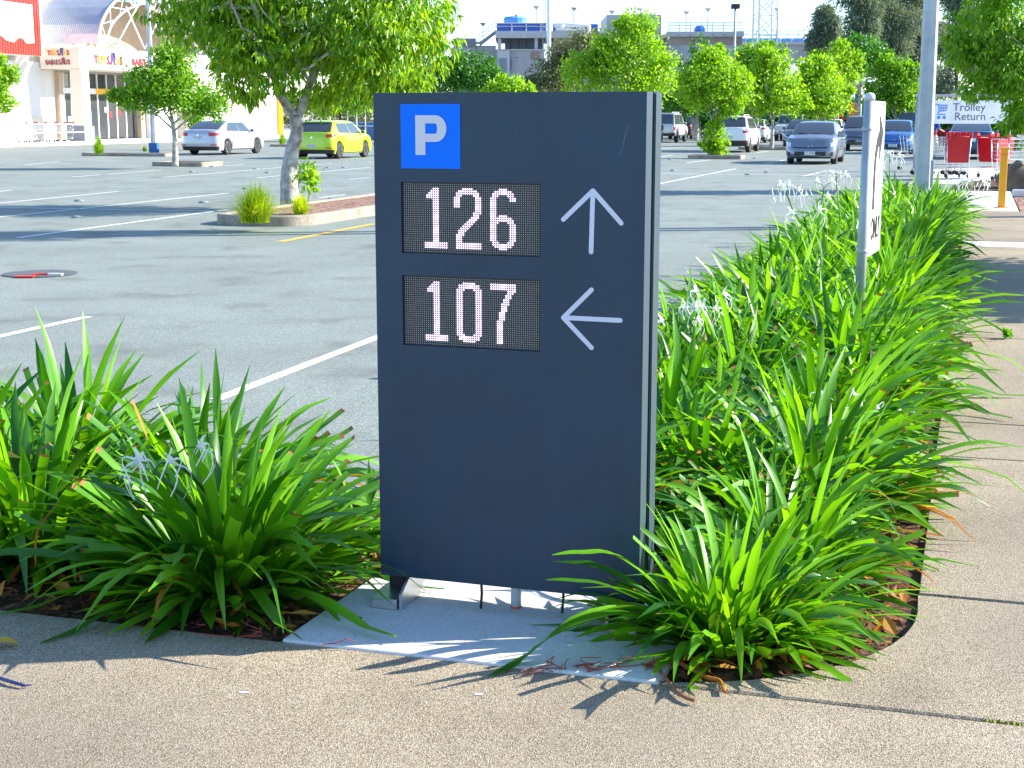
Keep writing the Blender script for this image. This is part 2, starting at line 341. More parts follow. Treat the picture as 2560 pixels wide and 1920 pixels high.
bs = [.995, 3.05, 3.86, 6.9, 10.03, 12.9, 14.55]
for b0, b1 in zip(bs[:-1], bs[1:]): panel([(0, b0 + J), (2.2, b0 + J), (2.2, b1 - J), (0, b1 - J)])
panel([(0, 14.55 + J), (2.2, 14.55 + J), (2.2, 15.3 - J), (0, 15.3 - J)], 'pale_concrete')
for b0, b1 in zip([15.3, 17.2, 19.4], [17.2, 19.4, 21.6]): panel([(0, b0 + J), (2.2, b0 + J), (2.2, b1 - J), (0, b1 - J)])
for b0, b1 in zip([21.6, 23.2, 25.4], [23.2, 25.4, 28.4]): panel([(-.6, b0 + J), (.82, b0 + J), (.82, b1 - J), (-.6, b1 - J)], 'pale_concrete')
# moss line grown into the front joint
mb = MB()
for i in range(160):
    a = .2 + 2.0 * random.random() ** 1.3; p = L(a, random.gauss(0, .006), .117); s_ = random.uniform(.004, .011)
    mb.add([p + Vector((-s_, 0, 0)), p + Vector((0, -s_, 0)), p + Vector((s_, 0, 0)), p + Vector((0, s_, 0)), p + Vector((0, 0, s_ * .9))], [(0, 1, 4), (1, 2, 4), (2, 3, 4), (3, 0, 4)])
mb.build('moss', 'moss', path, kind='stuff')

# garden bed: soil sheet of an L shape with a kerb to the car park
def soil_sheet(name, fn, a0, a1, b0, b1, step, base, amp, m='soil'):
    na, nb = int((a1 - a0) / step) + 1, int((b1 - b0) / step) + 1; mb = MB()
    for j in range(nb):
        for i in range(na):
            a, b = a0 + (a1 - a0) * i / (na - 1), b0 + (b1 - b0) * j / (nb - 1); mb.v.append(tuple(L(a, b, base + random.uniform(-amp, amp))))
    for j in range(nb - 1):
        for i in range(na - 1):
            q = j * na + i; mb.f.append((q, q + 1, q + na + 1, q + na))
    return mb.build(name, m, None, True)
bed = struct(soil_sheet('garden_bed', None, -8, .02, 0.0, 1.5, .07, .098, .012))
bed2 = soil_sheet('side_bed', None, -1.5, .02, 1.5, 21.6, .14, .098, .012); bed2.parent = bed
def kerb_run(a0, b0, a1, b1, wd=.15, n=4):
    p, q = L(a0, b0), L(a1, b1); d = (q - p); ln = d.length; d.normalize(); e = Vector((-d.y, d.x, 0)) * wd
    for i in range(n):
        s_, t_ = p + d * (ln * i / n + .006), p + d * (ln * (i + 1) / n - .006); mb = MB()
        sec = [(0, .0), (0, .115), (.02, .13), (wd - .03, .13), (wd, .10), (wd, 0)]
        for o in (s_, t_): mb.v += [tuple(o + e.normalized() * x + Vector((0, 0, z))) for x, z in sec]
        k = len(sec); mb.f += [(i_, (i_ + 1) % k, k + (i_ + 1) % k, k + i_) for i_ in range(k)] + [tuple(range(k))[::-1], tuple(range(k, 2 * k))]
        mb.build('kerb_stone', 'kerb_concrete', bed)
kerb_run(-8, 1.5, -1.5, 1.5, n=5); kerb_run(-1.5, 1.52, -1.5, 21.6, n=14)

gravel = struct(soil_sheet('gravel_bed', None, .84, 3.2, 21.7, 27.5, .12, .115, .02, 'red_gravel'))
bark_bed = struct(soil_sheet('bark_bed', None, -.2, 6, 28.5, 34.0, .25, .10, .03, 'soil'))
MB().add([L(-1.4, 34.1, .008), L(9, 34.1, .008), L(9, 46, .008), L(-1.4, 46, .008)], [(0, 1, 2, 3)]).build('trolley_bay_floor', 'pale_concrete', car_park)

# ------------------------------------------------------------------ parking guidance sign and its plinth
slab = tag(MB().prism([tuple(L(a, b))[:2] for a, b in [(-1.75, -.005), (-.64, -.005), (-.62, .78), (-1.72, .78)]], .03, .127).build('concrete_plinth', 'pale_concrete'),
           'pale new concrete slab under the dark blue parking sign', 'slab')
bv = slab.modifiers.new('b', 'BEVEL'); bv.width = .006; bv.segments = 2
SR = R(18.46); SO = Vector((-.0175, 4.2925, .127)); SA = Vector((math.cos(SR), -math.sin(SR), 0)); SB = Vector((math.sin(SR), math.cos(SR), 0))
sign = thing('parking_sign', 'tall dark blue parking sign with two lit space counters and arrows', 'sign', SO, -SR)
def face(px, py):                                          # photo pixel -> (u, z) on the sign's front, sign's own frame
    r = Vector(ray(px, py)); o = Vector((0, 0, CZ)); t = (SO - o).dot(SB) / r.dot(SB); p = o + r * t - SO; return p.dot(SA), p.z
k = 2560 / 2212
def fd(x, y): return face(x * k, y * k)
ZB, ZT, HW = .093, 1.562, .411
def rect(pts):
    q = [fd(*p) for p in pts]; return ((q[0][0] + q[3][0]) / 2, (q[1][0] + q[2][0]) / 2, (q[2][1] + q[3][1]) / 2, (q[0][1] + q[1][1]) / 2)
D1 = rect([(865, 393), (1166, 398), (1167, 555), (869, 547)]); D2 = rect([(868, 595), (1168, 603), (1168, 760), (871, 745)])
d_h = (D1[3] - D1[2] + D2[3] - D2[2]) / 2; d_u0 = (D1[0] + D2[0]) / 2; d_u1 = (D1[1] + D2[1]) / 2
D1 = (d_u0, d_u1, D1[2], D1[2] + d_h); D2 = (d_u0, d_u1, D2[2], D2[2] + d_h)
PB = rect([(865, 225), (994, 224), (995, 364), (867, 365)])
us = sorted({-HW, D1[0], D1[1], HW}); zs = sorted({ZB, D1[2], D1[3], D2[2], D2[3], ZT}); mb = MB(); T = .072
for i in range(3):
    for j in range(5):
        hole = i == 1 and (abs(zs[j] - D1[2]) < 1e-6 or abs(zs[j] - D2[2]) < 1e-6)
        u0, u1, z0, z1 = us[i], us[i + 1], zs[j], zs[j + 1]
        if not hole: mb.add([(u0, 0, z0), (u1, 0, z0), (u1, 0, z1), (u0, 0, z1)], [(0, 1, 2, 3)])
        else:
            for a, b in (((u0, z0), (u1, z0)), ((u1, z0), (u1, z1)), ((u1, z1), (u0, z1)), ((u0, z1), (u0, z0))):
                mb.add([(a[0], 0, a[1]), (b[0], 0, b[1]), (b[0], .014, b[1]), (a[0], .014, a[1])], [(0, 3, 2, 1)])
mb.build('front_panel', 'navy', sign)
mb = MB(); e = .0006
for sx in (-1, 1): mb.box(*sorted((sx * HW, sx * (HW - .003))), e, T, ZB, ZT)
mb.box(-HW + .003, HW - .003, e, T, ZT - .003, ZT); mb.box(-HW + .003, HW - .003, e, T, ZB, ZB + .003)
mb.build('panel_return', 'navy_edge', sign)
bk = MB().bbox(-HW, HW, T + .034, .18, ZB, ZT, .003).build('back_panel', 'navy', sign)
MB().box(HW + .0005, HW + .002, T + .036, .178, ZB + .003, ZT - .003).build('edge_strip', 'navy_edge', bk)
MB().box(-HW + .03, HW - .03, T + .001, T + .033, ZB + .02, ZT - .012).build('core', 'black', sign)
bd = MB().bbox(PB[0], PB[1], -.0022, -.0004, PB[2], PB[3], .0006).build('parking_badge', 'badge_blue', sign)
# the letter P
def arc(cx, cz, rx, rz, a0, a1, n=14): return [(cx + rx * math.cos(R(a0 + (a1 - a0) * i / n)), cz + rz * math.sin(R(a0 + (a1 - a0) * i / n))) for i in range(n + 1)]
pu0, pz1 = fd(898, 249); pu1, pz0 = fd(966, 335); ph = pz1 - pz0; pw = pu1 - pu0; st = pw * .315
rz_o = ph * .335; cz_ = pz1 - rz_o; th = ph * .205
outer = [(pu0, pz0), (pu0 + st, pz0), (pu0 + st, pz1 - 2 * rz_o)] + arc(pu1 - rz_o * .92, cz_, rz_o * .92, rz_o, -90, 90) + [(pu0, pz1)]
inner = [(pu0 + st, cz_ - rz_o + th), (pu0 + st, cz_ + rz_o - th)] + arc(pu1 - rz_o * .92, cz_, rz_o * .92 - st * .95, rz_o - th, 90, -90)
bm = bmesh.new(); pts_o = [bm.verts.new((x, -.0045, z)) for x, z in outer]
# build as two pieces: stem and bowl ring
bm.free(); mb = MB(); mb.box(pu0, pu0 + st, -.0045, -.0024, pz0, pz1)
oo = [(pu0 + st, pz1 - 2 * rz_o)] + arc(pu1 - rz_o * .92, cz_, rz_o * .92, rz_o, -90, 90) + [(pu0 + st, pz1)]
ii = [(pu0 + st, cz_ - rz_o + th)] + arc(pu1 - rz_o * .92, cz_, rz_o * .92 - st * .95, rz_o - th, -90, 90) + [(pu0 + st, cz_ + rz_o - th)]
for i in range(len(oo) - 1):
    mb.add([(oo[i][0], -.0045, oo[i][1]), (oo[i + 1][0], -.0045, oo[i + 1][1]), (ii[i + 1][0], -.0045, ii[i + 1][1]), (ii[i][0], -.0045, ii[i][1])], [(0, 1, 2, 3)])
mb.build('letter_p', 'sign_white', bd)
# LED counters
ONE = {2: [(14, 16)], 3: [(13, 16)], 4: [(12, 16)], 5: [(11, 16)], 6: [(11, 16)], **{r: [(14, 16)] for r in range(7, 27)}, 27: [(10, 20)], 28: [(10, 20)], 29: [(10, 20)]}
TWO = {2: [(28, 32)], 3: [(26, 34)], 4: [(25, 35)], 5: [(25, 27), (33, 35)], **{r: [(24, 26), (34, 36)] for r in range(6, 11)}, 11: [(34, 36)], 12: [(34, 36)], 13: [(33, 36)], 14: [(33, 35)],
       15: [(32, 35)], 16: [(31, 34)], 17: [(30, 33)], 18: [(29, 32)], 19: [(28, 31)], 20: [(27, 30)], 21: [(26, 29)], 22: [(26, 28)], 23: [(25, 28)], 24: [(25, 27)], 25: [(25, 27)], 26: [(25, 27)], 27: [(25, 36)], 28: [(25, 36)], 29: [(25, 36)]}
SIX = {2: [(45, 48)], 3: [(43, 50)], 4: [(42, 51)], 5: [(42, 44), (49, 51)], 6: [(41, 43), (50, 52)], 7: [(41, 43), (50, 52)], **{r: [(41, 43)] for r in range(8, 14)}, 14: [(41, 43), (45, 48)], 15: [(41, 50)], 16: [(41, 51)],
       17: [(41, 44), (49, 51)], **{r: [(41, 43), (50, 52)] for r in range(18, 26)}, 26: [(42, 44), (49, 51)], 27: [(42, 51)], 28: [(43, 50)], 29: [(45, 48)]}
ZERO = {2: [(28, 33)], 3: [(26, 35)], 4: [(26, 35)], 5: [(25, 28), (33, 36)], **{r: [(25, 27), (34, 36)] for r in range(6, 26)}, 26: [(25, 28), (33, 36)], 27: [(26, 35)], 28: [(26, 35)], 29: [(28, 33)]}
SEVEN = {2: [(41, 52)], 3: [(41, 52)], 4: [(41, 52)], 5: [(49, 52)], 6: [(49, 51)], 7: [(48, 50)], 8: [(48, 50)], 9: [(47, 49)], 10: [(47, 49)], 11: [(46, 49)], **{r: [(46, 48)] for r in range(12, 15)}, **{r: [(45, 47)] for r in range(15, 19)}, **{r: [(44, 46)] for r in range(19, 30)}}
def counter(Dr, digits):
    u0, u1, z0, z1 = Dr; d = MB().box(u0 + .0005, u1 - .0005, .009, .02, z0 + .0005, z1 - .0005).build('led_display', 'led_black', sign)
    pu, pz = (u1 - u0 - .008) / 64, (z1 - z0 - .006) / 32; lit = set()
    def dot(mb, c, r, h, y=.0075):
        x, z = u0 + .004 + (c + .5) * pu, z1 - .003 - (r + .5) * pz
        mb.add([(x + h * math.cos(a), y, z + h * math.sin(a)) for a in np.arange(6) * math.pi / 3] + [(x, y - .0012, z)], [(i, 6, (i + 1) % 6) for i in range(6)])
    for nm in digits:
        mb = MB()
        for r, spans in nm.items():
            for s0, s1 in spans:
                for c in range(s0, s1 + 1): dot(mb, c, r, pu * .39); lit.add((c, r))
        mb.build('lit_digit', 'led_on', d)
    mb = MB()
    for c in range(64):
        for r in range(32):
            if (c, r) not in lit: dot(mb, c, r, pu * .25)
    mb.build('unlit_leds', 'led_dot', d, kind='stuff')
counter(D1, [ONE, TWO, SIX]); counter(D2, [ONE, ZERO, SEVEN])
def stroke(mb, p, q, wd=.0068):
    p, q = Vector((p[0], 0, p[1])), Vector((q[0], 0, q[1])); d = (q - p).normalized(); n = Vector((-d.z, 0, d.x)) * wd; pts = []
    for c, a0 in ((q, 0), (p, 180)):
        for i in range(9):
            a = R(-90 + 180 * i / 8 + a0); pts.append(c + d * wd * math.cos(a) + n * math.sin(a))
    m_ = len(pts); return mb.add([(x.x, -.0012 - .00005 * len(mb.f), x.z) for x in pts], [tuple(range(m_))])
for nm, tip, ends in (('arrow_up', (1281, 412), [(1277, 544), (1217, 474), (1342, 482)]), ('arrow_left', (1217, 686), [(1340, 692), (1278, 626), (1278, 751)])):
    mb = MB()
    for q in ends: stroke(mb, fd(*tip), fd(*q))
    mb.build(nm, 'arrow_white', sign)
mb = MB(); mb.tube([(.362, -.0001, 1.47), (.352, -.0001, 1.45), (.345, -.0001, 1.41), (.335, -.0001, 1.39)], .0003, 4); mb.build('scratch', 'galv', sign)
for sx in (-1, 1):                                          # steel feet
    cx = sx * .378
    ft = MB().bbox(cx - .045, cx + .04, -.055, .235, .0, .034, .004).build('foot', 'steel', sign)
    mb = MB(); prof = [(-.045, .002), (.225, .002), (.225, .055), (.13, .092), (.03, .092), (-.045, .05)]
    x0 = cx + .046 if sx < 0 else cx - .056
    mb.add([(x0, y, z) for y, z in prof] + [(x0 + .009, y, z) for y, z in prof], [tuple(range(6)), tuple(range(6, 12))[::-1]] + [(i, i + 6, (i + 1) % 6 + 6, (i + 1) % 6) for i in range(6)])
    mb.build('gusset', 'steel', ft)
    MB().box(cx - .03, cx + .02, .06, .13, .035, ZB + .01).build('post', 'black', sign)
cd = MB().tube([(.0, .095, 0), (.0, .095, ZB + .02)], .0165, 14).build('conduit', 'pvc', sign, True)
MB().lathe([(.0168, 0), (.0185, .002), (.0172, .006)], 14, at=(0, .095, 0)).build('collar', 'red_tip', cd)
for x, y in ((-.10, .05), (.15, .09)): MB().tube([(x, y, -.002), (x + .004, y, .05), (x, y, ZB + .03)], .0042, 6).build('cable', 'black', sign)

# ------------------------------------------------------------------ spider lilies
def leaf_geo(length, e0, e1, wd, cut, twist, side=0.0, nseg=10):
    """strap leaf from the origin, rising in the xz plane from elevation e0 and bending over to e1 (degrees)"""
    V = []; x = z = y = 0.0; pt = 0
    for i in range(nseg + 1):
        t = i / nseg if i < nseg else 1.0
        if i == nseg - 1: t = .975
        a = R(e0 + (e1 - e0) * t ** 1.4)
        ds = (t - pt) * length; pt = t; x += math.cos(a) * ds; z += math.sin(a) * ds; y += side * ds * t
        prof = (.55 + .45 * min(1, t * 4)) * (1 if cut else 1) * ((1 - max(0, (t - .66) / .34) ** 2.2) if not cut else (1 - .12 * t))
        wv = max(wd * prof, .0012); nx, nz = -math.sin(a), math.cos(a); tw = twist * t
        ly = math.cos(tw); lx, lz = nx * math.sin(tw), nz * math.sin(tw); fold = wv * .26
        V += [(x - lx * wv + nx * fold, y - ly * wv, z - lz * wv + nz * fold), (x, y, z), (x + lx * wv + nx * fold, y + ly * wv, z + lz * wv + nz * fold)]
    F = []
    for i in range(nseg):
        o = i * 3; F += [(o, o + 1, o + 4, o + 3), (o + 1, o + 2, o + 5, o + 4)]
    V = [(a_, b_, max(c_, .03 + .004 * (k_ % 3 != 1))) for k_, (a_, b_, c_) in enumerate(V)]    # what hangs low lies on the ground
    return V, F
VAR = {}
def variants(cls, n, lr, e0r, de, cutp, wr=(.0122, .0178), m=None):
    VAR[cls] = []
    for i in range(n):
        e0 = random.uniform(*e0r); ln = random.uniform(*lr); cut = random.random() < cutp
        v, f = leaf_geo(ln * (.72 if cut else 1), e0, e0 - random.uniform(*de) * (.55 if cut else 1), random.uniform(*wr), cut, random.uniform(-.9, .9), random.uniform(-.18, .18))
        me = bpy.data.meshes.new('leaf'); me.from_pydata(v, [], f); me.update(); me.materials.append(M[m or 'lily_leaf']); me.polygons.foreach_set('use_smooth', [True] * len(f))
        tipm = None
        if (cut and random.random() < .7) or random.random() < .07:
            me.materials.append(M['brown_tip']); k_ = len(f); me.polygons[k_ - 1].material_index = 1
            if True: me.polygons[k_ - 2].material_index = 1
        VAR[cls].append((v, f, me))
variants('up', 18, (.38, .60), (68, 88), (12, 60), .08)
variants('mid', 26, (.40, .66), (46, 72), (25, 95), .2)
variants('out', 26, (.36, .66), (24, 50), (15, 70), .4)
variants('low', 18, (.26, .48), (8, 26), (5, 40), .65)
variants('thin', 6, (.5, .7), (40, 70), (50, 95), .0, (.008, .011))
variants('dead', 8, (.3, .55), (10, 60), (50, 120), .1, (.007, .012), 'dead_leaf')
variants('yellow', 6, (.35, .6), (25, 70), (30, 90), .1, m='yellow_leaf')
MIX = [('up', .10), ('mid', .33), ('out', .34), ('low', .185), ('dead', .025), ('yellow', .008), ('thin', .012)]
def pick():
    r = random.random(); s_ = 0
    for c, p in MIX:
        s_ += p
        if r < s_: return c
    return 'mid'
def flower_umbel(parent, base, tip, n=4, sz=.11, faded=0.0):
    b, t = Vector(base), Vector(tip); mid = (b + t) / 2 + Vector((0, 0, .02))
    st = MB().tube([b, mid, t], [.009, .0075, .0065], 6).build('flower_stem', 'lily_leaf', parent, True)
    ax = (t - b).normalized()
    for k_ in range(n):
        a = 2 * math.pi * k_ / n + random.uniform(-.4, .4); out = Vector((math.cos(a), math.sin(a), random.uniform(.2, .9))).normalized()
        c = t + out * sz * random.uniform(.5, .8); mb = MB(); mb.tube([t, (t + c) / 2 + Vector((0, 0, .012)), c], .003, 4, False)
        tube_o = mb.build('floret_tube', 'lily_leaf', st)
        mb = MB(); e = out.cross(Vector((0, 0, 1))).normalized(); f_ = out.cross(e).normalized()
        for j in range(6):
            aa = 2 * math.pi * j / 6 + random.uniform(-.3, .3); rd = (e * math.cos(aa) + f_ * math.sin(aa)).normalized(); ln = sz * random.uniform(.75, 1.1); pts = []
            for q in range(7):
                s_ = q / 6; pts.append(c + rd * ln * (math.sin(s_ * 2.0) * .62) + out * ln * (.42 * math.sin(s_ * 3.0)) - Vector((0, 0, 1)) * ln * .75 * s_ * s_)
            perp = rd.cross(out).normalized()
            for q in range(6):
                w0, w1 = sz * .042 * (1 - .5 * q / 6), sz * .042 * (1 - .5 * (q + 1) / 6)
                mb.add([pts[q] - perp * w0, pts[q] + perp * w0, pts[q + 1] + perp * w1, pts[q + 1] - perp * w1], [(0, 1, 2, 3)])
        cup = []                                          # the small funnel in the middle
        for j in range(6):
            aa = 2 * math.pi * j / 6; cup.append(c + (e * math.cos(aa) + f_ * math.sin(aa)) * sz * .16 + out * sz * .2)
        mb.add(cup + [c], [(j, (j + 1) % 6, 6) for j in range(6)])
        mb.build('flower', 'flower_white', st)
NCL = 0
def clump(al, be, n, s, label, group=None, fine=True, spread=.10, lean=(0, 0), up=1.0, name='spider_lily', az=None):
    global NCL; NCL += 1
    p = L(al, be, .10); rz = random.uniform(0, 6.28)
    th = thing(name, label, 'plant', p, 0, group)
    big = MB()
    for i in range(n):
        c = pick(); v, f, me = random.choice(VAR[c]); a = (i * 2.39996 + random.uniform(-.5, .5)) if az is None else random.uniform(*az)
        r = spread * math.sqrt(random.random()) * (.5 if c == 'up' else 1); sc_ = s * random.uniform(.82, 1.12)
        m_ = Matrix.Translation((r * math.cos(a) + random.gauss(0, .02), r * math.sin(a) + random.gauss(0, .02), random.uniform(-.02, .015))) @ Matrix.Rotation(a + random.gauss(0, .25), 4, 'Z') @ Matrix.Rotation(random.gauss(0, .1) , 4, 'X') @ Matrix.Diagonal((sc_, sc_ * random.uniform(.85, 1.15), sc_ * up, 1))
        if c in ('dead', 'yellow') and not fine: continue
        if fine and i < 300:
            o = bpy.data.objects.new('leaf', me); C.objects.link(o); o.parent = th; o.matrix_local = m_
        else: big.add([m_ @ Vector(q) for q in v], f)
    if big.v: big.build('leaves', 'lily_leaf_mass', th, True, 'stuff')
    return th
def fl(th, dx, dy, z0, tip, n=4, sz=.11):                  # flower whose head stands at a world point
    o = th.location; flower_umbel(th, (dx, dy, z0), Vector(tip) - o, n, sz)
HG = 'spider lilies in the long row beside the footpath'
# left of the sign
c1_ = clump(-2.17, .45, 520, 1.10, 'broad dark green spider lily left of the sign, shaded, with white flowers in its middle', spread=.17)
fl(c1_, -.02, -.06, .2, W(385, 1178, 4.26), 3, .095); fl(c1_, .03, -.04, .2, W(436, 1140, 4.3), 1, .10)
clump(-3.02, .62, 500, 1.16, 'tall spider lily at the left edge, its back leaves bright in sun', spread=.2)
clump(-2.62, 1.10, 320, 1.16, 'spider lily behind the broad shaded one, left of the sign', spread=.18)
clump(-3.6, .95, 270, 1.2, 'spider lily cut by the left picture edge, furthest left', spread=.18)
clump(-3.35, 1.35, 320, 1.2, 'sunlit spider lily rising at the left edge behind the tall one', spread=.18)
clump(-1.86, .90, 44, .78, 'small sparse young spider lily close against the left side of the sign', spread=.05)
# right of the sign: the near one, then the row
c2_ = clump(-.52, .42, 460, .80, 'front spider lily with clipped tips on the bed corner right of the sign', spread=.15)
rows = []
be = .98; i = 0
near_lab = {0: 'spider lily just behind the front one, over the footpath edge', 1: 'spider lily behind the sign, pressed against its right side'}
CL = []; ORD = [0, 0, 0]
def ordinal(n):
    a = ['', 'first', 'second', 'third', 'fourth', 'fifth', 'sixth', 'seventh', 'eighth', 'ninth', 'tenth', 'eleventh', 'twelfth', 'thirteenth', 'fourteenth', 'fifteenth', 'sixteenth', 'seventeenth', 'eighteenth', 'nineteenth']
    return a[n] if n < 20 else ['twentieth', 'thirtieth', 'fortieth', 'fiftieth'][n // 10 - 2] if n % 10 == 0 else ['twenty', 'thirty', 'forty', 'fifty'][n // 10 - 2] + '-' + a[n % 10]
while be < 21.5:
    for al in ((-.44, -.94, -1.38) if i % 2 == 0 else (-.58, -1.14)):
        if be < 1.3 and al < -.9: continue
        a_, b_ = al + random.uniform(-.08, .08), be + random.uniform(-.1, .1); p = L(a_, b_)
        fine = be < 5.2
        n = 285 if fine else (215 if be < 11 else 135)
        fi = 0 if al > -.7 else 1 if al > -1.2 else 2; ORD[fi] += 1
        lab = ordinal(ORD[fi]) + ' spider lily from the front in the ' + ['footpath side', 'middle', 'road side'][fi] + ' file of the long row'
        CL.append((clump(a_, b_, n, random.uniform(.88, 1.08) * (.93 if be < 1.6 else 1.04 if be < 3.6 else 1.2), lab, HG, fine, .14), a_, b_))
    be += .44 if be < 8 else .58; i += 1
def nearest(px, py, z):                                   # the plant of the row that stands under a flower
    return min(CL, key=lambda c: (c[0].location - Vector((px, py, 0))).length)[0]
FL = [((1745, 785), 7.6, 6, .15), ((1775, 745), 7.8, 4, .14), ((2090, 1010), 6.1, 3, .12), ((2150, 1035), 6.1, 3, .12), ((1965, 480), 13.5, 6, .17), ((2090, 445), 15.5, 6, .17), ((2045, 500), 13.0, 4, .15),
      ((2060, 470), 14.0, 4, .15), ((2435, 462), 17.5, 7, .2), ((2225, 395), 19.0, 6, .2), ((1700, 810), 7.4, 4, .13), ((2010, 545), 11.5, 3, .18)]
seen = set()
for i_, ((px, py), d, n, sz) in enumerate(FL):
    tip = W(px, py, d); th = nearest(tip.x, tip.y, 0); off = tip - th.location
    flower_umbel(th, (off.x * .15, off.y * .15, .12), off, max(2, n - 2), sz * .8)
    if th.name not in seen:
        seen.add(th.name)
        th['label'] = ['spider lily with drooping white flowers beside the upper right edge of the sign', 'second white flowering spider lily next to the sign', 'spider lily with white flowers at mid row above the front plant',
                       'third flowering lily, right of the front ones', 'flowering spider lily left of the arrow post', 'spider lily with white flowers just behind the arrow post on its left', 'flowering lily hugging the arrow post',
                       'white flowering lily close left of the arrow post', 'spider lily leaning its flower head over the footpath towards the yellow bollard', 'flowering lily right of the arrow post in front of the blue hatchback',
                       'leftmost flowering lily of the row', 'lily with few flowers short of the arrow post'][i_]
# one long leaf of the front plant lying over the plinth on to the path
o_ = c2_.location
def strap(name, pts, wd, m, parent=None, off=Vector((0, 0, 0)), thick=0):
    mb = MB(); pts = [Vector(p) - off for p in pts]; n = len(pts)
    for i, p in enumerate(pts):
        d = (pts[min(i + 1, n - 1)] - pts[max(i - 1, 0)]).normalized(); e = d.cross(Vector((0, 0, 1))).normalized(); t = i / (n - 1)
        ww = wd * (.6 + .4 * min(1, 3 * t)) * (1 - max(0, (t - .6) / .4) ** 2 * .9); mb.v += [tuple(p - e * ww + Vector((0, 0, ww * .3))), tuple(p), tuple(p + e * ww + Vector((0, 0, ww * .3)))]
    for i in range(n - 1): o = i * 3; mb.f += [(o, o + 1, o + 4, o + 3), (o + 1, o + 2, o + 5, o + 4)]
    return mb.build(name, m, parent, True)
def sm(pts, n=14):                                         # smooth a polyline (Catmull-Rom)
    P = [Vector(p) for p in pts]; P = [P[0] * 2 - P[1]] + P + [P[-1] * 2 - P[-2]]; out = []
    for i in range(1, len(P) - 2):
        for k_ in range(n // (len(P) - 3) + 1):
            t = k_ / (n // (len(P) - 3) + 1); a, b, c, d = P[i - 1], P[i], P[i + 1], P[i + 2]
            out.append(.5 * ((2 * b) + (c - a) * t + (2 * a - 5 * b + 4 * c - d) * t * t + (3 * b - a - 3 * c + d) * t ** 3))
    return out + [P[-2]]
strap('leaf', sm([L(-.55, .42, .12), W(1560, 1535, 3.95), W(1400, 1580, 3.85), G(1300, 1655, .135), G(1222, 1692, .125)]), .024, 'lily_leaf', c2_, o_)
strap('leaf', sm([L(-2.05, .36, .12), W(640, 1480, 4.2), G(700, 1560, .2), G(755, 1600, .135)]), .02, 'lily_leaf', c1_, c1_.location)
strap('leaf', sm([L(-.6, .45, .14), W(1560, 1400, 4.1), W(1460, 1385, 4.0), W(1380, 1388, 3.95)]), .022, 'lily_leaf', c2_, o_)
strap('leaf', sm([L(-.62, .42, .14), W(1530, 1470, 4.05), W(1440, 1455, 3.95), W(1365, 1450, 3.9)]), .020, 'lily_leaf', c2_, o_)
for al, be_, pts in ((-2.35, .2, [(150, 1250), (95, 1330), (88, 1420)]), (-2.0, .4, [(330, 1000), (350, 1050), (370, 1100)])):
    pp = [W(px, py, 4.35 if al < -2.2 else 4.5) for px, py in pts]; strap('dead_leaf', sm(pp), .014, 'dead_leaf', c1_, c1_.location)

# leaf litter and mulch in the bed
mb = MB()
def chip(mb, p, s_, flat=.35):
    q = Matrix.Rotation(random.uniform(0, 6.28), 3, 'Z') @ Matrix.Rotation(random.gauss(0, flat), 3, 'X') @ Matrix.Rotation(random.gauss(0, flat), 3, 'Y'); w_ = s_ * random.uniform(.25, .5)
    mb.add([p + q @ Vector(c) for c in ((-s_, 0, 0), (0, -w_, s_ * .12), (s_, 0, 0), (0, w_, s_ * .12))], [(0, 1, 2), (0, 2, 3)])
for i in range(5200):
    a, b = (random.uniform(-4.2, -.05), random.uniform(.01, 1.45)) if i < 3600 else (random.uniform(-1.4, .0), random.uniform(1.4, 7))
    if -1.75 < a < -.62 and b < .78: continue
    if a > -RC and b < RC and math.hypot(a + RC, b - RC) > RC: continue
    chip(mb, L(a, b, .112 + random.random() * .015), random.uniform(.012, .032))
tag(mb.build('leaf_litter', 'litter', None, False, 'stuff'), 'brown mulch and leaf litter covering the garden bed', 'mulch')
mb = MB()
for i in range(420):
    a, b = random.uniform(-4.2, -.05), abs(random.gauss(0, .35)) + .01
    if i > 260: a, b = random.uniform(-.7, -.02), random.uniform(.02, 1.6)
    if -1.75 < a < -.62 and b < .78: continue
    if a > -RC and b < RC and math.hypot(a + RC, b - RC) > RC - .02: continue
    chip(mb, L(a, b, .13 + random.random() * .015), random.uniform(.025, .055), .3)
tag(mb.build('fallen_leaves', 'dead_leaf', None, False, 'stuff'), 'orange brown fallen leaves along the bed edge', 'leaf litter')
# single fallen pieces on the paving
def flatleaf(name, px, py, ln, wd, ang, m, label, z=.126):
    p = G(px, py, z); d = Vector((math.cos(ang), math.sin(ang), 0)); pts = [p + d * ln * (t - .5) + Vector((0, 0, .012 * math.sin(t * 3.1))) for t in np.linspace(0, 1, 7)]
    o = strap(name, pts, wd, m); return tag(o, label, 'leaf')
flatleaf('fallen_leaf', 6, 1614, .09, .022, .2, 'yellow_leaf', 'yellow fallen leaf on the footpath at the left edge')
tag(MB().tube([G(-10, 1692, .13), G(30, 1705, .131), G(62, 1714, .129), G(80, 1712, .129)], [.005, .005, .004, .001], 6).build('plastic_straw', 'paint_navy_straw'), 'dark blue straw on the footpath at the left edge', 'litter')
for pts, m_, lab in (([(1635, 1660), (1668, 1700), (1705, 1738), (1738, 1752)], 'twig', 'thick brown dead stalk lying on the path below the front lily'), ([(1690, 1650), (1760, 1690), (1800, 1702), (1812, 1730)], 'dead_leaf', 'thin orange stalk curling on the path below the front lily')):
    tag(MB().tube(sm([G(x, y, .133) for x, y in pts], 12), [.006] * 1 + [.0055] * 30 if False else .0055, 6).build('dead_stalk', m_), lab, 'stalk')
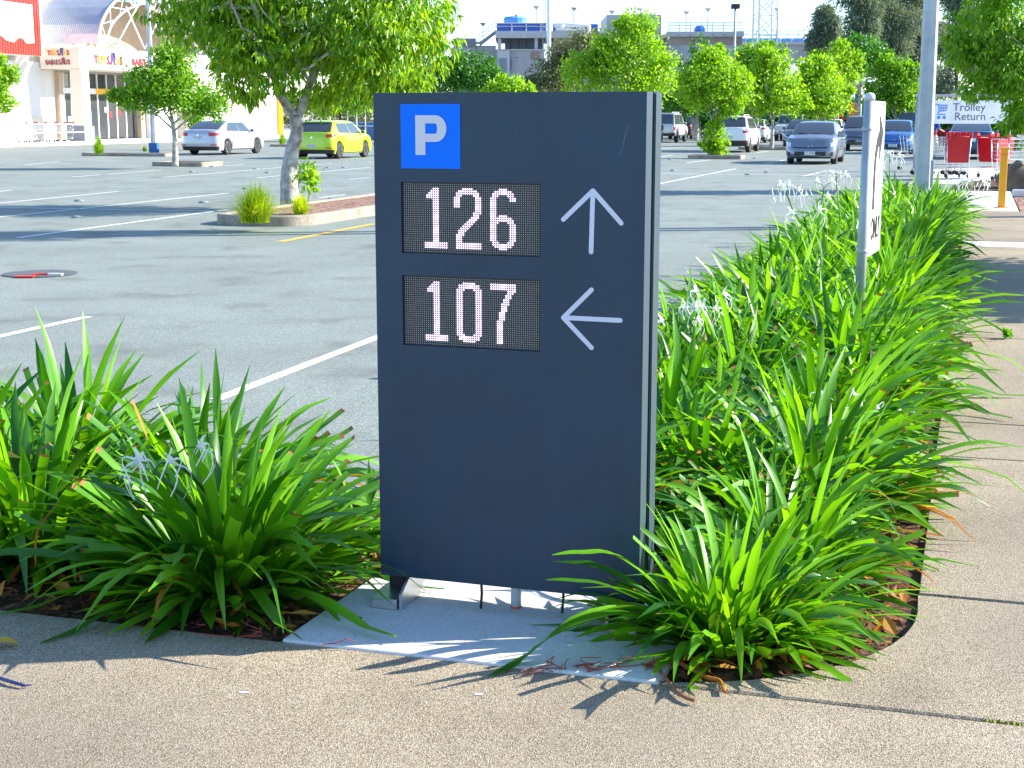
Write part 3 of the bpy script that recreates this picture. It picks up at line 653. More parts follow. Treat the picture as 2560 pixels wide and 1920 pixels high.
tag(MB().tube(sm([L(-.2, 8.6, .25), G(2400, 770, .3), G(2470, 805, .22), G(2515, 832, .16)], 12), .008, 6).build('fallen_flower_stalk', 'lily_leaf'), 'green flower stalk with a seed head leaning over the footpath', 'stalk')
mb = MB()
for i in range(60): chip(mb, G(2518, 833, .16) + Vector((random.gauss(0, .02), random.gauss(0, .02), random.gauss(0, .015))), .025, 1.2)
sh = mb.build('seed_head', 'lily_leaf_mass'); st_ = [o for o in C.objects if o.name.startswith('fallen_flower_stalk')][0]; sh.parent = st_
mb = MB()
for i in range(26):
    x = random.uniform(1330, 1640) if i < 20 else random.uniform(480, 860); y = 1665 + (x - 1330) * .02 if x > 1200 else 1575 + (x - 480) * .125
    p = G(x, y + random.gauss(0, 8), .133); q = [p]
    for j in range(4): q.append(q[-1] + Vector((random.gauss(.01, .025), random.gauss(0, .016), random.gauss(.002, .006))))
    for w_ in q: w_.z = max(w_.z, .131)
    mb.tube(q, .0016, 4, False)
tag(mb.build('rootlets', 'red_root', None, False, 'stuff'), 'tangled reddish rootlets along the front edge of the slab', 'roots')
for px, py in ((610, 1730), (1195, 1735)):
    p = G(px, py, .1215); mb = MB(); n = 9; mb.add([p + Vector((random.uniform(.5, 1) * .016 * math.cos(t), random.uniform(.5, 1) * .010 * math.sin(t), 0)) for t in np.linspace(0, 5.6, n)], [tuple(range(n))])
    mb.build('gum_spot', 'sign_white', path)

# ------------------------------------------------------------------ street furniture
# arrow post: galvanised tube with a narrow-seen white blade
pp = G(2165, 640, .45); PD = 9.6; pb = W(2150, 700, PD); 
post = thing('arrow_sign', 'white right turn arrow sign reading ONLY, seen edge on, on a grey post', 'sign', (pb.x, PD, .1), 0)
ztop = W(2164, 240, PD).z - .1
po = MB().tube([(0, 0, 0), (.013, 0, ztop)], .033, 14).build('post', 'galv', post, True)
MB().lathe([(.035, ztop - .03), (.035, ztop + .004), (.022, ztop + .018), (.004, ztop + .022)], 14, at=(.013, 0, 0)).build('post_cap', 'pvc', po, True)
for zc in (ztop - .22, ztop - 1.0): MB().lathe([(.0345, zc), (.0365, zc + .004), (.0365, zc + .022), (.0345, zc + .026)], 14, at=(.008, 0, 0)).build('clamp', 'galv', post, True)
BW, BH = .62, 1.0                                           # blade, turned almost side on
ba = R(-73.5)                                                # blade's x axis in plan: towards the camera's right rear
bl0 = Vector((.045, .02, ztop - .03))
MBL = Matrix.Translation((bl0.x, bl0.y, bl0.z - BH)) @ Matrix.Rotation(R(69), 4, 'Z')
blade = MB(); rr = .05
poly = [(p.x, p.y) for p in kerbpoly([Vector((0, 0)), Vector((BW, 0)), Vector((BW, BH)), Vector((0, BH))], rr, 5)]
blade.prism(poly, 0, .004, lambda p: tuple(MBL @ Vector((p[0], p[2], p[1]))))
bo = blade.build('blade', 'white_paint', post)
def onblade(name, polys, m):
    mb = MB()
    for pl in polys: mb.prism(pl, -.0035, -.0015, lambda p: tuple(MBL @ Vector((p[0], p[2], p[1]))))
    return mb.build(name, m, bo)
poly_i = [(p.x, p.y) for p in kerbpoly([Vector((.02, .02)), Vector((BW - .02, .02)), Vector((BW - .02, BH - .02)), Vector((.02, BH - .02))], rr, 5)]
n_ = len(poly); mb = MB()
for i in range(n_):
    j = (i + 1) % n_
    def bl(p, y=-.0015): return tuple(MBL @ Vector((p[0], y, p[1])))
    ins = lambda p: (BW / 2 + (p[0] - BW / 2) * .955, BH / 2 + (p[1] - BH / 2) * .972); in2 = lambda p: (BW / 2 + (p[0] - BW / 2) * .925, BH / 2 + (p[1] - BH / 2) * .955)
    mb.add([bl(ins(poly[i])), bl(ins(poly[j])), bl(in2(poly[j])), bl(in2(poly[i]))], [(0, 1, 2, 3)])
mb.build('border', 'text_grey', bo)
cl = [Vector((.17, .30)), Vector((.17, .52)), Vector((.19, .64)), Vector((.27, .73)), Vector((.38, .78))]
sides = [[], []]
for i, p in enumerate(cl):
    d = (cl[min(i + 1, 4)] - cl[max(i - 1, 0)]).normalized(); n2 = Vector((-d.y, d.x)); sides[0].append(p + n2 * .045); sides[1].append(p - n2 * .045)
onblade('turn_arrow', [[tuple(q) for q in (sides[0][i], sides[0][i + 1], sides[1][i + 1], sides[1][i])] for i in range(4)] + [[(.33, .92), (.38, .60), (.54, .80)]], 'text_black')
text('ONLY', .21, 'text_black', bo, 'lettering', MBL @ Matrix.Translation((BW / 2 + .01, -.002, .165)) @ XZ @ Matrix.Diagonal((.78, 1, 1, 1)))

# lamp pole
lp = W(2308, 420, 22.0)
pole = thing('lamp_pole', 'tall galvanised lamp pole rising out of the far end of the lily row', 'lamp post', (lp.x, 22, .05), 0)
mb = MB(); n8 = 8; prof = [(.132, 0), (.128, .3), (.112, 3), (.075, 9)]
for r_, h in prof:
    for k_ in range(n8): a = R(22.5 + 45 * k_ + 8); mb.v.append((r_ * math.cos(a), r_ * math.sin(a), h))
for i in range(3):
    for k_ in range(n8): a, b = i * n8 + k_, i * n8 + (k_ + 1) % n8; mb.f.append((a, b, b + n8, a + n8))
sh_ = mb.build('shaft', 'galv', pole)
MB().bbox(-.02, .14, -.07, .07, .55, .95, .006).build('access_door', 'galv', sh_)
MB().bbox(-.2, .2, -.2, .2, 0, .025, .004).build('base_plate', 'steel', pole)
arm = MB().tube([(0, 0, 8.95), (-.4, 0, 9.2), (-1.1, 0, 9.3)], .035, 8).build('arm', 'galv', pole, True)
MB().bbox(-1.75, -1.0, -.16, .16, 9.22, 9.36, .03).build('lamp_head', 'far_grey', arm)

# bollard
bp_ = G(2503, 519, .12)
bol = thing('bollard', 'yellow square steel bollard on the pale footpath', 'bollard', bp_, R(-10))
MB().bbox(-.055, .055, -.055, .055, .008, .96, .006).build('post', 'bollard_yellow', bol)
MB().bbox(-.075, .075, -.075, .075, .96, 1.0, .006).build('cap', 'bollard_yellow', bol)
MB().bbox(-.10, .10, -.10, .10, 0, .012, .003).build('base_plate', 'bollard_yellow', bol)
MB().box(-.0565, .0565, -.0565, .0565, .87, .90).build('band', 'orange', bol)

# ------------------------------------------------------------------ shopping trolleys
def make_trolley(col, name='shopping_trolley', red=True):
    t = thing(name, 'x', 'trolley')
    def ring(z, f0, f1, w0, w1): return [(-w0, f0, z), (w0, f0, z), (w1, f1, z), (-w1, f1, z)]
    top = ring(1.0, -.42, .42, .28, .21); bot = ring(.40 if red else .52, -.34, .34, .24, .17)
    if red:                                              # moulded basket with slots
        b = MB()
        for i in range(4):
            j = (i + 1) % 4; A, B, Cc, D = [Vector(p) for p in (bot[i], bot[j], top[j], top[i])]
            nx_, nz_ = 7, 5
            for u in range(nx_):
                for v_ in range(nz_):
                    def P(a, c): return A * (1 - a) * (1 - c) + B * a * (1 - c) + Cc * a * c + D * (1 - a) * c
                    gu, gv = .25 / nx_, .28 / nz_; u0, u1, v0, v1 = u / nx_, (u + 1) / nx_, v_ / nz_, (v_ + 1) / nz_
                    if i == 0 or v_ in (0, nz_ - 1) or (u in (0, nx_ - 1)): b.add([P(u0, v0), P(u1, v0), P(u1, v1), P(u0, v1)], [(0, 1, 2, 3)]); continue
                    o_ = [P(u0, v0), P(u1, v0), P(u1, v1), P(u0, v1)]; q_ = [P(u0 + gu, v0 + gv), P(u1 - gu, v0 + gv), P(u1 - gu, v1 - gv), P(u0 + gu, v1 - gv)]
                    b.add(o_ + q_, [(0, 1, 5, 4), (1, 2, 6, 5), (2, 3, 7, 6), (3, 0, 4, 7)])
        b.add(bot, [(3, 2, 1, 0)]); bk_ = b.build('basket', col, t)
        sm_ = bk_.modifiers.new('s', 'SOLIDIFY'); sm_.thickness = .012
        MB().tube(top + [top[0], top[1]], .018, 6).build('rim', col, bk_)
    else:
        b = MB(); 
        for lv in range(6):
            f = lv / 5; b.tube([tuple(Vector(bot[i % 4]).lerp(Vector(top[i % 4]), f)) for i in range(5)], .004 if 0 < lv < 5 else .008, 4)
        for i in range(4):
            j = (i + 1) % 4
            for u in range(9): b.tube([Vector(bot[i]).lerp(Vector(bot[j]), u / 9), Vector(top[i]).lerp(Vector(top[j]), u / 9)], .0035, 4, False)
        for u in range(1, 9): b.tube([Vector(bot[0]).lerp(Vector(bot[1]), u / 9), Vector(bot[3]).lerp(Vector(bot[2]), u / 9)], .0035, 4, False)
        b.build('basket', 'chrome', t)
    h = MB().tube([(-.27, -.5, 1.04), (.27, -.5, 1.04)], .02, 8).build('handle', col, t, True)
    for sx in (-1, 1):
        MB().bbox(sx * .25 - .035, sx * .25 + .035, -.53, -.40, 1.0, 1.13, .012).build('handle_bracket', col, h)
        MB().tube([(sx * .26, -.44, 1.0), (sx * .25, -.40, .5), (sx * .24, -.38, .2), (sx * .16, .42, .16)], .012, 6).build('frame', 'chrome', t, True)
        for yy, ww in ((-.36, .23), (.38, .16)):
            wh = MB().lathe([(.02, -.014), (.058, -.014), (.062, 0), (.058, .014), (.02, .014)], 12, 'x', (sx * ww, yy, .062)).build('castor', 'rubber', t, True)
            MB().box(sx * ww - .02, sx * ww + .02, yy - .02, yy + .02, .1, .17).build('fork', 'chrome', wh)
    mb = MB()
    for q in range(6): mb.tube([(-.2 + .08 * q, -.36, .27), (-.14 + .056 * q, .38, .27)], .004, 4, False)
    mb.tube([(-.22, -.36, .27), (.22, -.36, .27), (.15, .38, .27), (-.15, .38, .27), (-.22, -.36, .27)], .008, 4); mb.build('lower_rack', 'chrome', t)
    return t
rt = make_trolley('plastic_red'); wt = make_trolley('plastic_red', 'wire_trolley', False)
def place(t, first, px, py, rz, label, group, z=.03):
    o = t if first else copy_tree(t); p = G(px, py, z); o.location = p; o.rotation_euler = (0, 0, rz); o.scale = (1.12, 1.12, 1.04); o['label'] = label; o['group'] = group; return o
RG = 'trolleys by the trolley return sign'
place(rt, True, 2386, 446, R(-8), 'red plastic shopping trolley seen square from behind, left of the pair', RG)
place(rt, False, 2488, 444, R(-48), 'red plastic shopping trolley turned sideways, just left of the bollard', RG)
place(wt, True, 2530, 452, R(-62), 'sunlit wire trolley right behind the yellow bollard', RG)
for i, px in enumerate((2368, 2352, 2337, 2322)): place(wt, False, px, 437 + 0 * i, R(82), ['rightmost', 'second', 'third', 'last'][i] + ' of the nested wire trolleys left of the red trolley', RG)
place(wt, False, 2285, 425, R(75), 'wire trolley standing left of the lamp pole', RG)
place(rt, False, 2343, 392, R(80), 'red trolley far behind the lamp pole, under the trolley return sign', RG)

# trolley return sign
d = 45.0; q0 = W(2290, 309, d); q1 = W(2525, 251, d); beam = W(2400, 241, d)
tr = thing('trolley_return_sign', 'long pale board with a blue trolley symbol reading Trolley Return', 'sign', (q0.x, d, 0), R(-4))
wd_ = q1.x - q0.x
for x in (0.02, wd_ - .02): MB().tube([(x, .03, 0), (x, .03, beam.z + .03)], .045, 10).build('post', 'galv', tr, True)
MB().bbox(-.05, wd_ + .05, -.02, .08, beam.z - .01, beam.z + .06, .01).build('beam', 'galv', tr)
bb = MB().bbox(.06, wd_ - .06, -.03, .0, q0.z, q1.z, .006).build('board', 'white_paint', tr)
s_ = FPX / d
text('Trolley', .33, 'text_grey', bb, 'lettering', at(W(2420, 268, d).x - q0.x, -.034, W(2420, 269, d).z))
text('Return', .33, 'text_grey', bb, 'lettering', at(W(2422, 292, d).x - q0.x, -.034, W(2422, 292, d).z))
mb = MB(); cx, cz = W(2346, 280, d).x - q0.x, W(2346, 280, d).z
for a, b in (((-.12, .22), (-.02, .22)), ((-.02, .22), (.0, .02)), ((.0, .02), (.20, .04)), ((.20, .04), (.23, .2)), ((.23, .2), (-.015, .2)), ((.06, .03), (.06, .2)), ((.13, .03), (.14, .2)), ((-.005, .11), (.215, .12)), ((.0, .02), (-.04, -.07)), ((-.04, -.07), (.2, -.07))):
    mb.tube([(cx + a[0], -.036, cz + a[1]), (cx + b[0], -.036, cz + b[1])], .013, 4)
for x in (.0, .16): mb.lathe([(.05, -.04), (.05, -.032)], 12, 'y', (cx + x, 0, cz - .16))
mb.build('trolley_symbol', 'text_blue', bb)

# boulder
def boulder(name, p, r, seed, label):
    bm = bmesh.new(); bmesh.ops.create_icosphere(bm, subdivisions=3, radius=1); rs = np.random.default_rng(seed); offs = rs.normal(size=(9, 3))
    for v_ in bm.verts:
        dd = v_.co.normalized(); k_ = 1 + sum(.13 * math.sin(3.1 * dd.dot(Vector(o_)) + i) for i, o_ in enumerate(offs[:5])); v_.co = Vector((dd.x * k_ * r[0], dd.y * k_ * r[1], dd.z * k_ * r[2] * .9 + r[2] * .55))
    me = bpy.data.meshes.new(name); bm.to_mesh(me); bm.free(); o = link(name, me, 'rock'); o.location = p; autosmooth(o, 30); return tag(o, label, 'rock')
boulder('boulder', G(2548, 470, .1), (.42, .4, .34), 3, 'brown boulder at the right edge behind the bollard')
boulder('boulder', G(2600, 478, .1), (.5, .4, .4), 5, 'larger boulder cut by the right picture edge')
MB().bbox(-.9, .9, -.08, .08, 0, .14, .02).build('wheel_stop', 'pale_concrete')
ws = C.objects[-1]; ws.location = L(1.7, 26.2, .12); ws.rotation_euler = (0, 0, -GR); tag(ws, 'short pale kerb block on the red gravel by the bollard', 'kerb')

# person behind the lamp pole, pushing a trolley
def person(p, rz):
    t = thing('person', 'person in blue top and cream trousers mostly hidden behind the lamp pole', 'person', p, rz)
    def skin(name, verts, edges, rad, m, root=0):
        me = bpy.data.meshes.new(name); me.from_pydata(verts, edges, []); o = link(name, me, m, t)
        o.modifiers.new('s', 'SKIN'); sv = me.skin_vertices[0].data
        for i, r_ in enumerate(rad): sv[i].radius = r_ if hasattr(r_, '__len__') else (r_, r_); sv[i].use_root = i == root
        o.modifiers.new('d', 'SUBSURF').levels = 2; o.modifiers['d'].render_levels = 2
        return o
    skin('body', [(0, 0, .95), (0, 0, 1.15), (0, 0, 1.38), (0, .02, 1.5), (0, .03, 1.58), (0, .04, 1.70), (.1, 0, .86), (.11, .08, .5), (.1, .02, .09), (.1, .14, .04), (-.1, 0, .86), (-.11, -.06, .5), (-.1, -.18, .1), (-.1, -.07, .05), (.19, 0, 1.4), (.23, .08, 1.14), (.2, .32, 1.06), (.18, .40, 1.05), (-.19, 0, 1.4), (-.23, .08, 1.14), (-.2, .32, 1.06), (-.18, .40, 1.05)],
         [(0, 1), (1, 2), (2, 3), (3, 4), (4, 5), (0, 6), (6, 7), (7, 8), (8, 9), (0, 10), (10, 11), (11, 12), (12, 13), (2, 14), (14, 15), (15, 16), (16, 17), (2, 18), (18, 19), (19, 20), (20, 21)],
         [(.15, .10), (.135, .09), (.15, .09), .055, .055, (.085, .1), .085, .055, .04, .035, .085, .055, .04, .035, .055, .042, .032, .028, .055, .042, .032, .028], 'skin')
    skin('top', [(0, 0, .92), (0, 0, 1.15), (0, 0, 1.38), (0, .01, 1.47), (.19, 0, 1.39), (.225, .07, 1.17), (-.19, 0, 1.39), (-.225, .07, 1.17)], [(0, 1), (1, 2), (2, 3), (2, 4), (4, 5), (2, 6), (6, 7)], [(.175, .125), (.155, .11), (.165, .105), .07, .068, .06, .068, .06], 'cloth_blue')
    skin('trousers', [(0, 0, .95), (.1, 0, .84), (.11, .08, .5), (.1, .02, .14), (-.1, 0, .84), (-.11, -.06, .5), (-.1, -.18, .15)], [(0, 1), (1, 2), (2, 3), (0, 4), (4, 5), (5, 6)], [(.16, .115), .1, .075, .06, .1, .075, .06], 'cloth_cream')
    bm = bmesh.new(); bmesh.ops.create_icosphere(bm, subdivisions=2, radius=.1)
    for v_ in bm.verts:
        v_.co.z = v_.co.z * 1.08 + 1.725; v_.co.y += .025
    bmesh.ops.delete(bm, geom=[v_ for v_ in bm.verts if v_.co.y > .07 and v_.co.z < 1.75], context='VERTS'); me = bpy.data.meshes.new('hair'); bm.to_mesh(me); bm.free(); link('hair', me, 'hair', t, True)
    return t
person(G(2330, 398, .01), R(-60))

# striped rubber stop and dark disc painted as a cast shadow in the near car park, road studs
dl = thing('shadow_disc', 'flat dark disc painted as a round shadow on the asphalt at far left', 'painted_shadow', G(100, 684, .006), 0)
MB().lathe([(.33, 0), (.36, .004), (.34, .006)], 28).build('painted_shade', 'painted_shade', dl); MB().lathe([(.38, 0), (.38, .003), (.33, .003)], 28).build('frame', 'painted_shade', dl)  # flat disc and rim, a cast shadow put into their dark colour
stp = thing('striped_chock', 'low curved red and white striped strip beside the dark painted shadow', 'chock', G(118, 690, .006), R(4))
for i in range(10):
    a0, a1 = R(150 - 12 * i), R(150 - 12 * (i + 1)); pts = []
    for a in (a0, a1): pts += [(.17 * math.cos(a), .05 * math.sin(a) - .03, 0), (.17 * math.cos(a), .05 * math.sin(a) + .06, 0), (.17 * math.cos(a), .05 * math.sin(a) + .06, .02), (.17 * math.cos(a), .05 * math.sin(a) - .03, .025)]
    MB().add(pts, [(0, 1, 5, 4), (1, 2, 6, 5), (2, 3, 7, 6), (3, 0, 4, 7), (0, 3, 2, 1), (4, 5, 6, 7)]).build('block', 'text_red' if i < 5 else 'white_paint', stp)
tag(MB().bbox(-.10, .10, -.03, .03, 0, .02, .008).build('red_reflector', 'text_red'), 'small broken red reflector beside the dark painted shadow', 'reflector').location = G(62, 694, .004)
stud = None
for i, (px, py) in enumerate([(198, 503), (193, 544), (509, 507), (570, 551), (615, 472), (640, 423), (530, 417), (480, 430), (820, 420), (830, 499), (860, 420), (670, 432), (1683, 427), (1675, 399), (1917, 431), (1870, 437), (1887, 396)]):
    if stud is None:
        stud = tag(MB().lathe([(.075, 0), (.07, .012), (.05, .026), (.02, .03)], 14).build('road_stud', 'far_grey', None, True), 'small round marker stud on the asphalt between bays', 'road stud', 'marker studs in the car park'); o = stud
    else: o = stud.copy(); C.objects.link(o)
    o.location = G(px, py, .002)
    o.scale = (1.3, 1.3, 1.3)

# ------------------------------------------------------------------ cars
def interp(pts, x):
    if x <= pts[0][0]: return pts[0][1]
    for (a, b), (c, d) in zip(pts[:-1], pts[1:]):
        if x <= c:
            t = (x - a) / (c - a); t = t * t * (3 - 2 * t) * .5 + t * .5; return b + (d - b) * t
    return pts[-1][1]
def car(label, loc, rz, col, S, plate='', rear=True, plate_m='plate', group='cars in the car park', extras=()):
    t = thing('parked_car', label, 'car', loc, rz, group)
    Lh, Wh, H, wb, fo = S['L'] / 2, S['W'] / 2, S['H'], S['wb'], S['fo']
    yF, yR = Lh, -Lh; ywf = yF - fo; ywr = ywf - wb; rw = S.get('rw', .32); ra = rw + .05; sill = S.get('sill', .2); belt = S['belt']
    top = S['top']                                         # (y, z) from rear to front
    wp = [(0, .93), (.2, .975), (.5, 1.0), (.75, .985), (.92, .95), (1.0, .90)]
    fp = S.get('fp', [(0, -.10), (.25, 0), (.5, -.02), (.8, -.10), (1, -.22)]); rp_ = S.get('rp', [(0, -.10), (.3, 0), (.6, -.01), (.85, -.03), (1, -.10)])
    cf, cr = S.get('cf', .62), S.get('cr', .42)
    ys = sorted(set([yF - cf - .02, yR + cr + .02] + [y0 + ra * math.cos(a) for y0 in (ywf, ywr) for a in np.linspace(0, math.pi, 11)] + list(np.linspace(ywr + ra + .15, ywf - ra - .15, 5))), reverse=True)
    ys = [y for y in ys if yR + cr < y < yF - cf]
    def outline(i, tt):
        """right half, i-th point from front centre to rear centre"""
        wv = Wh * interp(wp, tt); f = yF + interp(fp, tt); r = yR - interp(rp_, tt)
        if i < NF:
            a = i / (NF - 1) * math.pi / 2; return wv * math.sin(a) ** .62, yF - cf + (f - yF + cf) * math.cos(a) ** .62
        i -= NF
        if i < len(ys): return wv, ys[i]
        i -= len(ys); a = (1 - i / (NR - 1)) * math.pi / 2
        return wv * math.sin(a) ** .55, yR + cr + (r - yR - cr) * math.cos(a) ** .55
    NF, NR = 11, 11; N = NF + len(ys) + NR
    def zl(y):
        z = sill
        for y0 in (ywf, ywr):
            if abs(y - y0) < ra: z = max(z, rw + math.sqrt(ra * ra - (y - y0) ** 2))
        return z
    def pos(i, tt, off=0.0):
        x, y = outline(i, tt); lo, hi = zl(y), interp(top, y); z = lo + (hi - lo) * tt
        if off:
            x0, y0 = outline(max(i - 1, 0), tt); x1, y1 = outline(min(i + 1, N - 1), tt); dx, dy = x1 - x0, y1 - y0; ln = math.hypot(dx, dy) or 1
            nx, ny = -dy / ln, dx / ln
            if i == 0: nx, ny = 0, 1
            if i == N - 1: nx, ny = 0, -1
            x += nx * off; y += ny * off
        return x, y, z
    rows = [0, .08, .2, .35, .5, .65, .78, .88, .95, 1.0]; V = []; F = []
    idx = lambda r, i: r * 2 * N + i
    for tt in rows:
        half = [pos(i, tt) for i in range(N)]; V += half + [(-x, y, z) for x, y, z in half[::-1]]
    n2 = 2 * N
    for r in range(len(rows) - 1):
        for i in range(n2): j = (i + 1) % n2; F.append((r * n2 + i, r * n2 + j, (r + 1) * n2 + j, (r + 1) * n2 + i))
    base = (len(rows) - 1) * n2; fr = [.62, 0, -.62]; prev = None
    for i in range(N):
        x, y, z = V[base + i]; o = len(V); V += [(x * .62, y, z + .028), (0, y, z + .04), (-x * .62, y, z + .028)]
        cur = [base + i, o, o + 1, o + 2, base + n2 - 1 - i]
        if prev:
            for q in range(4): F.append((prev[q], prev[q + 1], cur[q + 1], cur[q]))
        prev = cur
    me = bpy.data.meshes.new('body'); me.from_pydata(V, [], F); me.update(); body = autosmooth(link('body', me, col, t), 38)
    def patch(name, i0, i1, t0, t1, m, off=.012, both=True, par=body, t0b=None, t1b=None, n=6):
        mb_ = MB(); g = []; t0b = t0 if t0b is None else t0b; t1b = t1 if t1b is None else t1b
        for k_ in range(n + 1):
            s_ = k_ / n; ii = i0 + (i1 - i0) * s_; ia = int(math.floor(ii)); ib = min(ia + 1, N - 1); fr_ = ii - ia; col_ = []
            for q in range(3):
                tt = (t0 + (t0b - t0) * s_) * (1 - q / 2) + (t1 + (t1b - t1) * s_) * q / 2; A, B = Vector(pos(ia, tt, off)), Vector(pos(ib, tt, off)); col_.append(A.lerp(B, fr_))
            g.append(col_)
        for sx in ((1, -1) if both else (1,)):
            mb2 = MB(); mb2.v = [(p.x * sx, p.y, p.z) for c in g for p in c]; mb2.f = [(k_ * 3 + q, (k_ + 1) * 3 + q, (k_ + 1) * 3 + q + 1, k_ * 3 + q + 1) for k_ in range(n) for q in range(2)]
            mb2.build(name, m, par, True)
    # cabin
    yb0, yr0, yr1, yb1 = S['cab']; wr = Wh * S.get('rooff', .70); wbl = Wh * .925
    prof = [(yb0, interp(top, yb0) - .02), (yb0 + (yr0 - yb0) * .5, None), (yr0, H - .045), (yr0 * .7 + yr1 * .3, H), (yr0 * .35 + yr1 * .65, H - .004), (yr1, H - .05), (yr1 + (yb1 - yr1) * .5, None), (yb1, interp(top, yb1) - .02)]
    pr = []
    for y, z in prof:
        if z is None:
            z = (pr[-1][1] + (H - .045)) / 2 + .02 if y > 0 or len(pr) < 3 else None
        pr.append((y, z))
    pr = [(y, z if z is not None else ((H - .05) + pr[-1][1]) / 2 + .015) for y, z in pr]
    def hw(z): return wbl + (wr - wbl) * max(0, (z - belt + .06)) / (H - belt + .06)
    V = []; F = []; zb = belt - .06
    for y, z in pr:
        z = max(z, zb + .005); xe = hw(z - .03); V += [(wbl, y, zb), (xe, y, z - .035), (xe * .9, y, z - .004), (xe * .5, y, z + .012), (0, y, z + .016), (-xe * .5, y, z + .012), (-xe * .9, y, z - .004), (-xe, y, z - .035), (-wbl, y, zb)]
    for i in range(len(pr) - 1):
        for q in range(8): o = i * 9 + q; F.append((o, o + 9, o + 10, o + 1))
    me = bpy.data.meshes.new('cabin'); me.from_pydata(V, [], F); me.update(); cab = autosmooth(link('cabin', me, col, t), 50)
    def screen(name, a, b, m='glass'):
        mb_ = MB(); ya, za = a; yb, zb_ = b; g = []; nrm = Vector((0, (zb_ - za), -(yb - ya))).normalized()
        if nrm.z < 0: nrm = -nrm
        for s_ in np.linspace(.07, .93, 6):
            y, z = ya + (yb - ya) * s_, za + (zb_ - za) * s_ ; z += .02 * math.sin(math.pi * s_); xe = hw(z - .03) * .93
            for u in (-1, -.55, 0, .55, 1): mb_.v.append(tuple(Vector((u * xe, y, z + .016 * (1 - u * u))) + nrm * .022))
        mb_.f = [(r * 5 + q, r * 5 + q + 1, r * 5 + q + 6, r * 5 + q + 5) for r in range(5) for q in range(4)]
        return mb_.build(name, m, cab, True)
    screen('windscreen', pr[0], pr[2]); screen('rear_window', pr[-1], pr[5])
    zt = H - .10; yfb, yft, yrt, yrb = yb0 - .34 if S.get('slope', 1) else yb0 - .2, yr0 - .04, yr1 + .06, yb1 + S.get('rearq', .42)
    nw = S.get('nw', 2); cuts = [0, .46, 1.0] if nw == 2 else [0, .38, .72, 1.0]
    for sx in (1, -1):
        for k_ in range(nw):
            c0, c1 = cuts[k_] + (.012 if k_ else 0), cuts[k_ + 1] - (.012 if k_ < nw - 1 else 0)
            bl_ = [(yfb + (yrb - yfb) * c, belt + .02) for c in (c0, c1)]; tl_ = [(yft + (yrt - yft) * c, zt) for c in (c0, c1)]
            pts = [bl_[0], bl_[1], ((bl_[1][0] * .15 + tl_[1][0] * .85), zt - .035), (tl_[1][0], zt), (tl_[0][0], zt), ((bl_[0][0] * .12 + tl_[0][0] * .88), zt - .03)]
            MB().add([(sx * (hw(z) + .007), y, z) for y, z in pts], [tuple(range(6))]).build('side_window', 'glass', cab)
        mr = MB().bbox(sx * (wbl + .02), sx * (wbl + .2), yfb - .12, yfb - .01, belt + .0, belt + .14, .03).build('mirror', col if S.get('mirror_col', True) else 'trim', t); autosmooth(mr, 60)
        MB().box(*sorted((sx * (wbl + .04), sx * (wbl + .18))), yfb - .127, yfb - .123, belt + .025, belt + .12).build('mirror_glass', 'glass', mr)
        for yh in (.05, -.75): MB().bbox(sx * Wh * .985, sx * (Wh * .985 + .03), yh - .09, yh + .09, belt - .14, belt - .115, .006).build('door_handle', col, body)
    # underbody, wheels
    MB().box(-Wh + .26, Wh - .26, yR + .25, yF - .3, sill + .02, belt - .12).build('underbody', 'trim', t)
    MB().box(-Wh + .05, Wh - .05, ywr + ra + .02, ywf - ra - .02, sill + .012, sill + .1).build('floor_pan', 'trim', t)
    for y0 in (ywf, ywr):
        for sx in (1, -1):
            x1 = sx * (Wh - .035); x0 = sx * (Wh - .235); c_ = sx
            tr_ = rw * .66
            wh = MB().lathe([(tr_, min(x0, x1)), (rw - .025, min(x0, x1)), (rw, min(x0, x1) + .03), (rw, max(x0, x1) - .03), (rw - .025, max(x0, x1)), (tr_, max(x0, x1) - .006)], 28, 'x', (0, y0, rw)).build('wheel', 'tyre', t, True)
            mb_ = MB(); xf = x1 - c_ * .008; ns = 7
            for k_ in range(ns):
                a = 2 * math.pi * k_ / ns; e_ = .24
                mb_.add([(xf, y0 + tr_ * .12 * math.cos(a - .9), rw + tr_ * .12 * math.sin(a - .9)), (xf, y0 + tr_ * math.cos(a - e_), rw + tr_ * math.sin(a - e_)), (xf, y0 + tr_ * math.cos(a + e_), rw + tr_ * math.sin(a + e_)), (xf, y0 + tr_ * .12 * math.cos(a + .9), rw + tr_ * .12 * math.sin(a + .9))], [(0, 1, 2, 3) if c_ > 0 else (3, 2, 1, 0)])
            n_ = 28
            for k_ in range(n_):
                a, b = 2 * math.pi * k_ / n_, 2 * math.pi * (k_ + 1) / n_
                mb_.add([(xf + c_ * .002, y0 + r_ * math.cos(x_), rw + r_ * math.sin(x_)) for r_, x_ in ((tr_ * .9, a), (tr_ * 1.03, a), (tr_ * 1.03, b), (tr_ * .9, b))], [(0, 1, 2, 3)])
            mb_.build('rim', 'rim', wh)
            MB().lathe([(tr_ * .98, xf - c_ * .03 - .002), (tr_ * .98, xf - c_ * .03 + .002)], 20, 'x', (0, y0, rw)).build('brake_disc', 'trim', wh)
    # lamps, grille, bumper trim, number plate
    rN = N - 1
